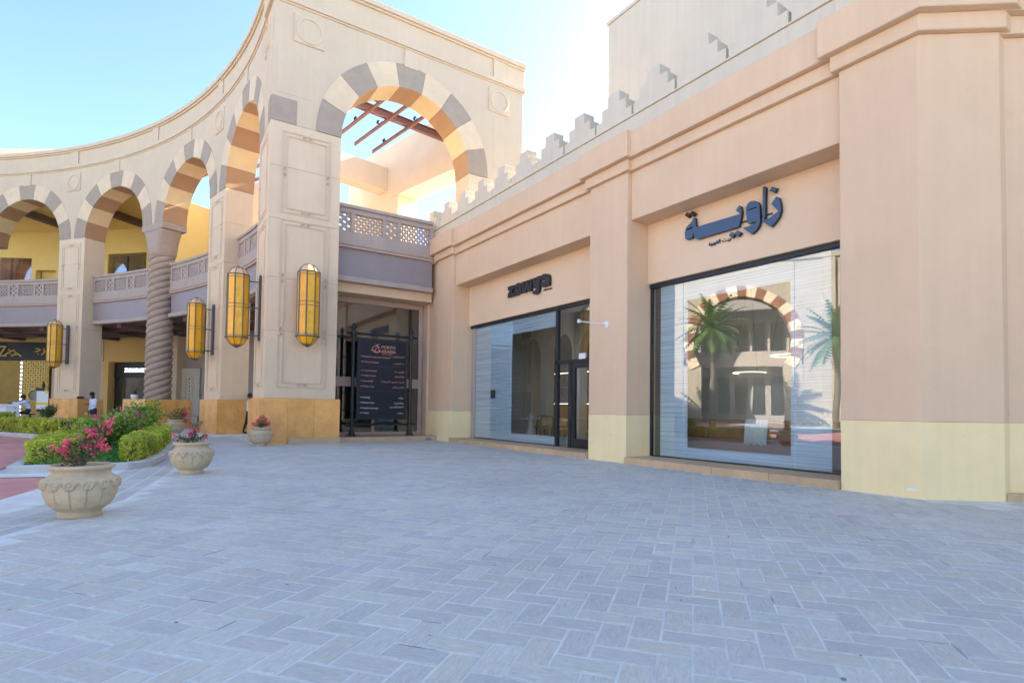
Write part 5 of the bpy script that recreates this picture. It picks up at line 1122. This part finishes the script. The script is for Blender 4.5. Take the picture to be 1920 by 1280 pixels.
# ------------------------------------------------------------------ furniture inside the shops
def table(loc, label):
    t = thing('cafe_table', label, 'table', loc, group='cream tables inside the left shop'); mb = MB(); mb.lathe([(.01, .74), (.36, .74), (.37, .755), (.36, .78), (.01, .78)], 28); ob('top', mb, TABLE, t, local=True)
    mb = MB(); mb.lathe([(.22, 0), (.19, .2), (.11, .5), (.09, .74)], 20); ob('pedestal', mb, TABLE, t, local=True); return t
def chair():
    t = thing('cafe_chair', '', 'chair')
    mb = MB(); mb.box(-.22, .22, -.22, .22, .43, .48); ob('seat', mb, RATTAN, t, local=True, bevel=.01)
    for x, y, h in ((-.2, -.2, .43), (.2, -.2, .43), (-.2, .21, .84), (.2, .21, .84)): mb = MB(); mb.tube([(x, y, 0), (x, y, h*.55), (x, y+(.05 if y > 0 else 0), h)], [.016, .02, .018], 8); ob('leg', mb, WOOD, t, local=True)
    mb = MB(); mb.box(-.18, .18, .235, .255, .55, .8); ob('backrest', mb, RATTAN, t, local=True); mb = MB(); mb.tube([(-.21, .25, .83), (-.1, .28, .86), (.1, .28, .86), (.21, .25, .83)], .018, 8); mb.tube([(-.2, .23, .54), (.2, .23, .54)], .012, 6); ob('back_frame', mb, WOOD, t, local=True); return t
table((11.55, 16.15, .15), 'round cream table with napkins behind the left part of the clear glass'); table((11.75, 14.1, .15), 'round cream table seen beside the black door frame')
ch = chair()
for k, (p, rz, lb) in enumerate((((11.7, 15.45, .15), 2.6, 'rattan chair with back to the glass beside the napkin table'), ((12.3, 16.6, .15), -.9, 'rattan chair behind the napkin table'), ((11.95, 14.75, .15), -.2, 'rattan chair between the two cream tables'), ((11.6, 12.85, .15), 2.9, 'rattan chair seen through the glass door'))):
    o = ch if k == 0 else copy_tree(ch); o.location = p; o.rotation_euler = (0, 0, rz); tag(o, lb, 'chair', 'rattan chairs inside the left shop')
nk = ob('napkin_stack', (lambda b: (b.prism([(-.09, -.03), (.09, -.03), (.09, .03), (-.09, .03)], 0, .13), b.prism([(-.03, -.05), (.03, -.05), (.02, .05), (-.02, .05)], .13, .2), b)[2])(MB()), WHITE, bevel=.01); nk.location = (11.5, 16.05, .931); tag(nk, 'folded white napkins standing on the cream table', 'napkins')
bch = thing('leather_bench', 'tan leather bench seen low in the right shop window', 'bench', (11.3, 7.4, .15))
mb = MB(); mb.box(11.05, 11.75, 5.2, 9.4, .15, .62); ob('seat', mb, LEATH, bch, bevel=.04)
for k in range(4): mb = MB(); mb.box(11.0, 11.22, 5.2+k*1.05+.01, 5.2+(k+1)*1.05-.01, .62, 1.08); ob('back_cushion', mb, LEATH, bch, bevel=.05)
mb = MB(); n = 24; prof = [(11.26, .70), (11.26, 1.0), (11.235, 1.085), (11.1, 1.10), (10.985, 1.085), (10.965, 1.0), (10.955, .78), (10.96, .55)]; vs = []
for i, (x, z) in enumerate(prof):
    for j in range(n+1):
        y = 6.85+.52*j/n; wv = .012*math.sin(j*1.3+i*.5)*(i > 4); vs.append((x-wv, y+.02*math.sin(i*1.1), z+(.02*math.sin(j*.9) if i == 7 else 0)))
mb.add(vs, [(i*(n+1)+j, i*(n+1)+j+1, (i+1)*(n+1)+j+1, (i+1)*(n+1)+j) for i in range(len(prof)-1) for j in range(n)])
th = ob('throw', mb, THROW, smooth=True); tag(th, 'white woven throw draped over the tan leather bench', 'throw'); th.modifiers.new('s', 'SOLIDIFY').thickness = .012
for k, (x, y, z) in enumerate(((11.9, 6.9, 2.5), (12.4, 8.2, 2.2))):
    mb = MB(); K = 36; mb.tube([(x+.38*math.cos(2*math.pi*j/K), y+.38*math.sin(2*math.pi*j/K), z) for j in range(K+1)], .009, 6, False); t = thing('ring_pendant', ('higher thin glowing ring pendant in the right shop window', 'lower thin glowing ring pendant in the right shop window')[k], 'pendant lamp', (x, y, z), group='ring pendants')
    ob('ring', mb, GLOWY, t); mb = MB()
    for a in (0, 2.1, 4.2): mb.tube([(x+.38*math.cos(a), y+.38*math.sin(a), z), (x, y, 4.7)], .003, 4)
    ob('cable', mb, BLACKM, t)
for k, (x, y, rz) in enumerate(((6.6, 23.2, .4), (7.5, 23.8, 2.0))):
    o = copy_tree(ch); o.location = (x, y, .165); o.rotation_euler = (0, 0, rz); tag(o, ('left pale chair inside the corner shopfront', 'right pale chair inside the corner shopfront')[k], 'chair', 'chairs inside the corner shopfront')

# ------------------------------------------------------------------ across the plaza (seen as reflections in the shop glass)
GP = Vector((-28.7, 33.7)); GU = Vector((-.562, -.827)); GN = Vector((-.827, .562))
def MGt(u, d, z): p = GP+GU*u+GN*d; return (p.x, p.y, z)
gate = thing('gate_building', 'sunlit building with red and cream horseshoe arch, seen mirrored in the right window', 'building', (GP.x, GP.y, 0))
GW = mat('gate_cream_render', (.42, .34, .24), .06, .5, .9, .08, 60, streak=.05); gr, gz = 4.5, 8.2; mb = MB()
def gl(u): return gz+math.sqrt(max(0, (gr+.98)**2-u*u)) if abs(u) < gr+.98 else 0
us = sorted(set([-8+17*i/120 for i in range(121)]))
for a, b in zip(us, us[1:]):
    if abs((a+b)/2) < gr+.98: la, lb = gl(a), gl(b)
    else: la = lb = 0
    mb.add([MGt(a, 0, la), MGt(b, 0, lb), MGt(b, 0, 16), MGt(a, 0, 16), MGt(a, 1.5, la), MGt(b, 1.5, lb), MGt(b, 1.5, 16), MGt(a, 1.5, 16)], [(0, 1, 2, 3), (7, 6, 5, 4), (0, 4, 5, 1), (3, 2, 6, 7)])
ob('wall', mb, GW, gate)
for k in range(23):
    a0, a1 = R(210-240*k/23), R(210-240*(k+1)/23); mb = MB(); mb.mprism(MGt, [(gr*math.cos(a), gz+gr*math.sin(a)) for a in (a0, a1)]+[((gr+1)*math.cos(a), gz+(gr+1)*math.sin(a)) for a in (a1, a0)], -.12, 1.55); ob('voussoir', mb, TERR if k % 2 else CREAMV, gate)
for s in (-1, 1): mb = MB(); mb.mbox(MGt, s*5.0-1.2 if s > 0 else -5.5, s*5.0+.5 if s > 0 else -3.8, .0, 1.5, 0, 5.9); ob('pier', mb, GW, gate)
mb = MB(); mb.mbox(MGt, -8.3, 9.3, -.2, 1.7, 16, 16.5); ob('cornice', mb, GW, gate)
mb = MB(); mb.mbox(MGt, -15, -8.02, 1, 6, 0, 8.5); mb.mbox(MGt, 9.02, 16, 1, 6, 0, 9.5); ob('wing', mb, GW, gate)
mb = MB(); mb.mbox(MGt, -8, 9, 7, 7.5, 0, 15); ob('inner_wall', mb, GREYW, gate)
mb = MB(); mb.mbox(MGt, -6, 6, 4.5, 7, 6.0, 6.5); mb.mbox(MGt, -6, 6, 4.5, 4.6, 6.5, 7.6); ob('inner_balcony', mb, BALC, gate)
for u in (-3.6, -1.8, 0, 1.8, 3.6): mb = MB(); mb.mbox(MGt, u-.6, u+.6, 6.9, 7.0, 7, 11); mb.mbox(MGt, u-.6, u+.6, 6.9, 7.0, 1, 5); ob('inner_window', mb, FRAMEB, gate)
for u in (-4.5, -2.7, -.9, .9, 2.7, 4.5): mb = MB(); mb.mbox(MGt, u-.12, u+.12, 4.6, 4.9, 6.5, 11); ob('inner_column', mb, BALC, gate)
for u in (-13, -10.5, 11, 13.5):
    for z in (1.5, 5): mb = MB(); mb.mbox(MGt, u-.6, u+.6, .9, .99, z, z+2.2); ob('window', mb, FRAMEB, gate)
for u in (-7.4, 7.6): mb = MB(); mb.mbox(MGt, u-.5, u+.5, -.35, -.002, 0, 15.9); ob('pilaster', mb, GW, gate)
def palm(label, x, y, h, n=46, L=3.3):
    t = thing('palm_tree', label, 'palm tree', (x, y, 0), group='palms across the plaza'); mb = MB(); mb.tube([(x+.1*math.sin(i), y, h*i/8) for i in range(9)], [.26-.012*i for i in range(9)], 12); ob('trunk', mb, BARK, t); lf = MB()
    for k in range(n):
        a = 2.4*k; el = R(75-110*k/n); prev = Vector((x, y, h)); dirn = Vector((math.cos(a)*math.cos(el), math.sin(a)*math.cos(el), math.sin(el)))
        for q in range(12):
            dirn = (dirn+Vector((0, 0, -.085))).normalized(); nx = prev+dirn*L/12; sd_ = dirn.cross(Vector((0, 0, 1))).normalized(); tt = random.uniform(.7, 1.5)
            for s in (-1, 1):
                tip = prev+sd_*s*(.55*math.sin(math.pi*(q+1.5)/14))+dirn*.25+Vector((0, 0, -.12)); lf.add([prev, nx, tip], [(0, 1, 2)], 0, (tt, tt, tt))
            prev = nx
    ob('crown', lf, PALML, t, recalc=False, kind='stuff')
for lbl, u, d, h in (('palm in front of the left side of the horseshoe arch, seen mirrored', -2.3, -9, 8.3), ('palm right of the horseshoe arch, seen mirrored behind the striped film', 7.0, -9, 7.2), ('palm far left of the horseshoe arch behind the camera', -11, -11, 8)):
    p = GP+GU*u+GN*d; palm(lbl, p.x, p.y, h)
# lower buildings closing the plaza further round
rb = thing('low_plaza_building', 'low cream building beyond the plaza behind the camera', 'building', (-40, 0, 0)); mb = MB(); mb.box(-60, -40, -45, 12, 0, 13); ob('wall', mb, GW, rb)
for k in range(9): mb = MB(); mb.box(-40.02, -39.9, -42+k*6, -39+k*6, 2, 6); ob('window', mb, FRAMEB, rb)
